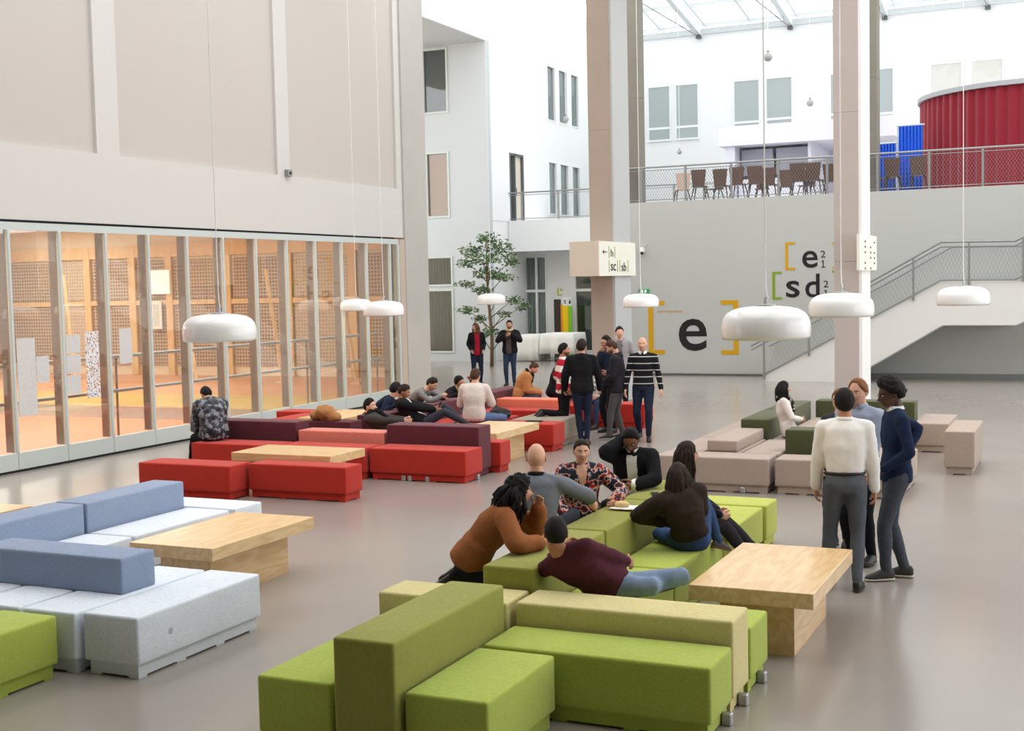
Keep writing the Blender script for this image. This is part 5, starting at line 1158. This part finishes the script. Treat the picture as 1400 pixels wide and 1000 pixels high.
pr, J = person('man in a grey sweater leaning on his elbows over his phone behind the plum block', -11.02, 19.75, -88, 1.70, .56, 44, curl=14, skin='light', hair='dark', style='short', top='sweater', topm=cloth('mid_grey', (122, 120, 120), .08), legm=DENIM, near=True, feet=((.10, .1, .53), (-.10, .1, .53)), knees=((-1, .3, 0), (1, .3, 0)),
       hands=((-.08, .70, .82), (.08, .70, .82)), elbows=((-1, 0, -.6), (1, 0, -.6)), hp=34, hy=8)
p = V(-11.02, 19.75, 0)+(J['wr'][0]+J['wr'][1])/2+J['f']*.1+V(0, 0, .03); held_phone(p, (-.6, 0, -1.5), 'phone in the hands of the man in the grey sweater')
person('dark haired man in black resting his tilted head on his arm over the plum block', -10.95, 20.95, -104, 1.66, .57, 54, curl=8, skin='mid', hair='black', style='messy', top='jacket', topm=BLK, fur=cloth('fur', (206, 176, 140)), legm=BLK, near=True, feet=((.10, .1, .53), (-.10, .1, .53)), knees=((-1, .3, 0), (1, .3, 0)),
       hands=((-.12, .60, .98), (.22, .58, .80)), elbows=((-.6, .6, -1), (1, .3, -.6)), hr=28, hp=12, hy=-12)
person('man seen from behind in a cream sweater, seated on the red bench', -9.42, 19.15, 12, 1.74, .55, 4, curl=18, skin='light', hair='brown', style='short', top='sweater', topm=cloth('cream_knit', (212, 200, 192), .05), legm=cloth('blue_jeans', (92, 112, 148), .2), legs='jeans', near=True, bulk=.02,
       feet=((.05, .34, .53), (.42, .28, .085)), knees=((-.2, 1, .4), (1, .6, .4)), hands=((-.16, .32, .76), (.2, .34, .74)), hem=.03, hp=5, hy=-10)
person('woman with a messy bun in a camel coat, head bowed, behind the salmon backrest', -10.02, 22.36, -70, 1.62, .58, 18, curl=24, fem=True, skin='light', hair='brown', style='bun', top='coat', topm=cloth('camel', (176, 124, 78), .12), hood=True, bulk=.03, legm=DENIM, near=True, scarf=BLK, hp=38,
       feet=((.10, .2, .53), (-.10, .2, .53)), knees=((-1, .5, .1), (1, .5, .1)), hands=((-.08, .36, .66), (.1, .36, .66)), hem=.05)
person('long dark haired person in black beside the woman in the camel coat', -9.60, 23.0, -60, 1.68, .60, 16, fem=True, skin='light', hair='black', style='long', top='coat', topm=BLK, legm=BLK, near=False, hp=30, bulk=.02, feet=((.10, .2, .53), (-.10, .2, .53)), knees=((-1, .5, .1), (1, .5, .1)), hands=((-.1, .36, .66), (.12, .36, .66)))
# --- green group
person('woman with curly black hair in a brown sweater, leaning with hand at her mouth', -4.36, 8.72, -72, 1.68, .65, 40, curl=8, fem=True, skin='mid', hair='black', style='curly', top='sweater', topm=cloth('rust_brown', (142, 88, 52), .08), bulk=.028, legm=BLK, near=True,
       feet=((-.12, -.12, .54), (.12, -.12, .54)), knees=((0, 1, -.6), (0, 1, -.6)), toes=((0, -1, -.2), (0, -1, -.2)), hands=((-.08, .53, 1.02), (.16, .55, .80)), elbows=((-.6, .4, -1), (.8, .3, -.6)), hp=4, hy=10, palmdir=((.1, .2, 1), None), sleeve=.95)
person('bald man in a grey t-shirt seen from behind, one arm along the olive backrest', -4.24, 9.72, 12, 1.78, .59, 9, skin='light', hair='brown', style='none', top='t_shirt', topm=cloth('slate_grey', (112, 118, 126), .06), sleeve=.30, legm=cloth('charcoal_jeans', (56, 58, 66)), near=True, bulk=.012,
       feet=((.10, .25, .53), (-.08, .25, .53)), knees=((-1, .5, .1), (.3, 1, .4)), hands=((-.2, .3, .62), (.42, .46, .82)), elbows=(None, (1, -.35, .0)), shldr=1.06, collar=BLK, hy=5, palmdir=(None, (.2, 1, -.1)))
person('woman with tied dark hair in a dark floral blouse, eating behind the olive backrest', -4.24, 10.78, 205, 1.66, .59, 6, curl=6, fem=True, skin='light', hair='dark', style='tied', top='blouse', topm=pattern('floral', [(34, 34, 40), (44, 40, 50), (170, 40, 44), (206, 180, 156), (60, 70, 100), (34, 34, 40)], 15), bulk=.018, legm=BLK, near=True,
       inset=(mat('skin_light', SKIN['light']), .05, .3, .08), feet=((.10, .2, .53), (-.10, .2, .53)), knees=((-1, .5, .1), (1, .5, .1)), hands=(W_(-3.86, 10.62, .81), (.12, .26, .64)), elbows=((-1, .0, -.8), (.8, -.2, -.8)), hp=6, hy=4)
person('man in a black jacket and white shirt with glasses, head bowed, scratching his ear', -4.16, 12.0, 196, 1.74, .59, 20, skin='brown', hair='black', style='short', glasses=True, top='jacket', topm=BLK, inset=(PAPERW, .05), collar=PAPERW, bulk=.02, legm=BLK, near=True, hp=34, hy=-5,
       feet=((.10, .2, .53), (-.10, .2, .53)), knees=((-1, .5, .1), (1, .5, .1)), hands=(W_(-3.98, 11.5, .81), ('head', .10, .0, -.02)), elbows=((-1, 0, -.6), (.7, .5, -.6)), palmdir=(None, (-.3, -.1, 1)), beard=True)
person('woman with long dark hair and glasses in black, sitting with knees to the right', -3.42, 11.12, -75, 1.66, .56, 6, side=14, fem=True, skin='light', hair='dark', style='long', glasses=True, top='cardigan', topm=BLK, inset=(pattern('dark_print', [(34, 36, 48), (50, 52, 66), (28, 28, 34)], 20), .09), legm=cloth('faded_black', (48, 46, 52), .1), near=True,
       feet=(W_(-2.82, 11.52, .26), W_(-2.84, 11.35, .20)), knees=((-.3, 1, .8), (0, 1, .6)), hands=((-.06, .34, .66), (.08, .36, .64)), hy=14, shoem=(mat('shoe_black', (24, 22, 22), .4), mat('shoe_black_sole', (30, 28, 28), .6)))
person('woman seen from behind in a dark brown sweater and blue jeans, hand on her hip', -3.12, 10.46, 25, 1.56, .545, -16, curl=30, side=-16, fem=True, skin='light', hair='dark', style='long', top='sweater', topm=cloth('dark_brown_wool', (50, 42, 38), .3), legm=cloth('jeans_mid', (56, 78, 118), .2), legs='jeans', near=True, bulk=.03,
       feet=(W_(-3.15, 10.85, .50), W_(-2.98, 10.82, .46)), knees=((-.8, 1, 0), (.7, 1, -.1)), hands=(W_(-3.36, 10.42, .70), (.12, .28, .62)), elbows=((-1.2, -.1, .1), (.8, -.5, -.5)), hy=-25, hp=14, belt=True, shldr=1.05, toes=((1, .5, 0), (1, .5, -.3)), shoem=(mat('shoe_grey', (84, 76, 78), .7), mat('shoe_brown_sole', (110, 72, 50), .7)))
person('man in a burgundy sweater seen from behind, reclining between olive and beige blocks', -3.17, 8.58, 20, 1.76, .56, -44, side=-44, skin='tan', hair='black', style='buzz', top='sweater', topm=cloth('burgundy', (78, 38, 50), .08), legm=LTDEN, legs='jeans', near=True,
       feet=(W_(-2.96, 8.90, .52), W_(-2.92, 9.02, .53)), knees=((1, -.6, .15), (1, -.5, .3)), hands=((-.35, .25, .78), (.16, .12, .70)), elbows=((-.6, .8, -.6), (1, -.7, -.1)), hy=8, hr=2, hp=4, toes=((1, .4, .2), (1, .3, .2)), shldr=1.05)
# --- grey group
person('woman in a white sweater with a black spotted scarf, long dark hair, among green blocks', -3.98, 18.3, -70, 1.60, .545, -12, curl=6, fem=True, skin='mid', hair='black', style='long', top='sweater', topm=cloth('offwhite', (222, 214, 208), .04), scarf=pattern('spotted', [(26, 26, 28), (30, 30, 32), (30, 30, 32), (190, 186, 180)], 30), legm=DKDEN, near=True,
       feet=((-.1, .52, .085), (.1, .52, .085)), hands=((-.04, .16, .70), (.06, .16, .72)), elbows=((-1, -.6, -.1), (1, -.5, -.2)), side=-4)
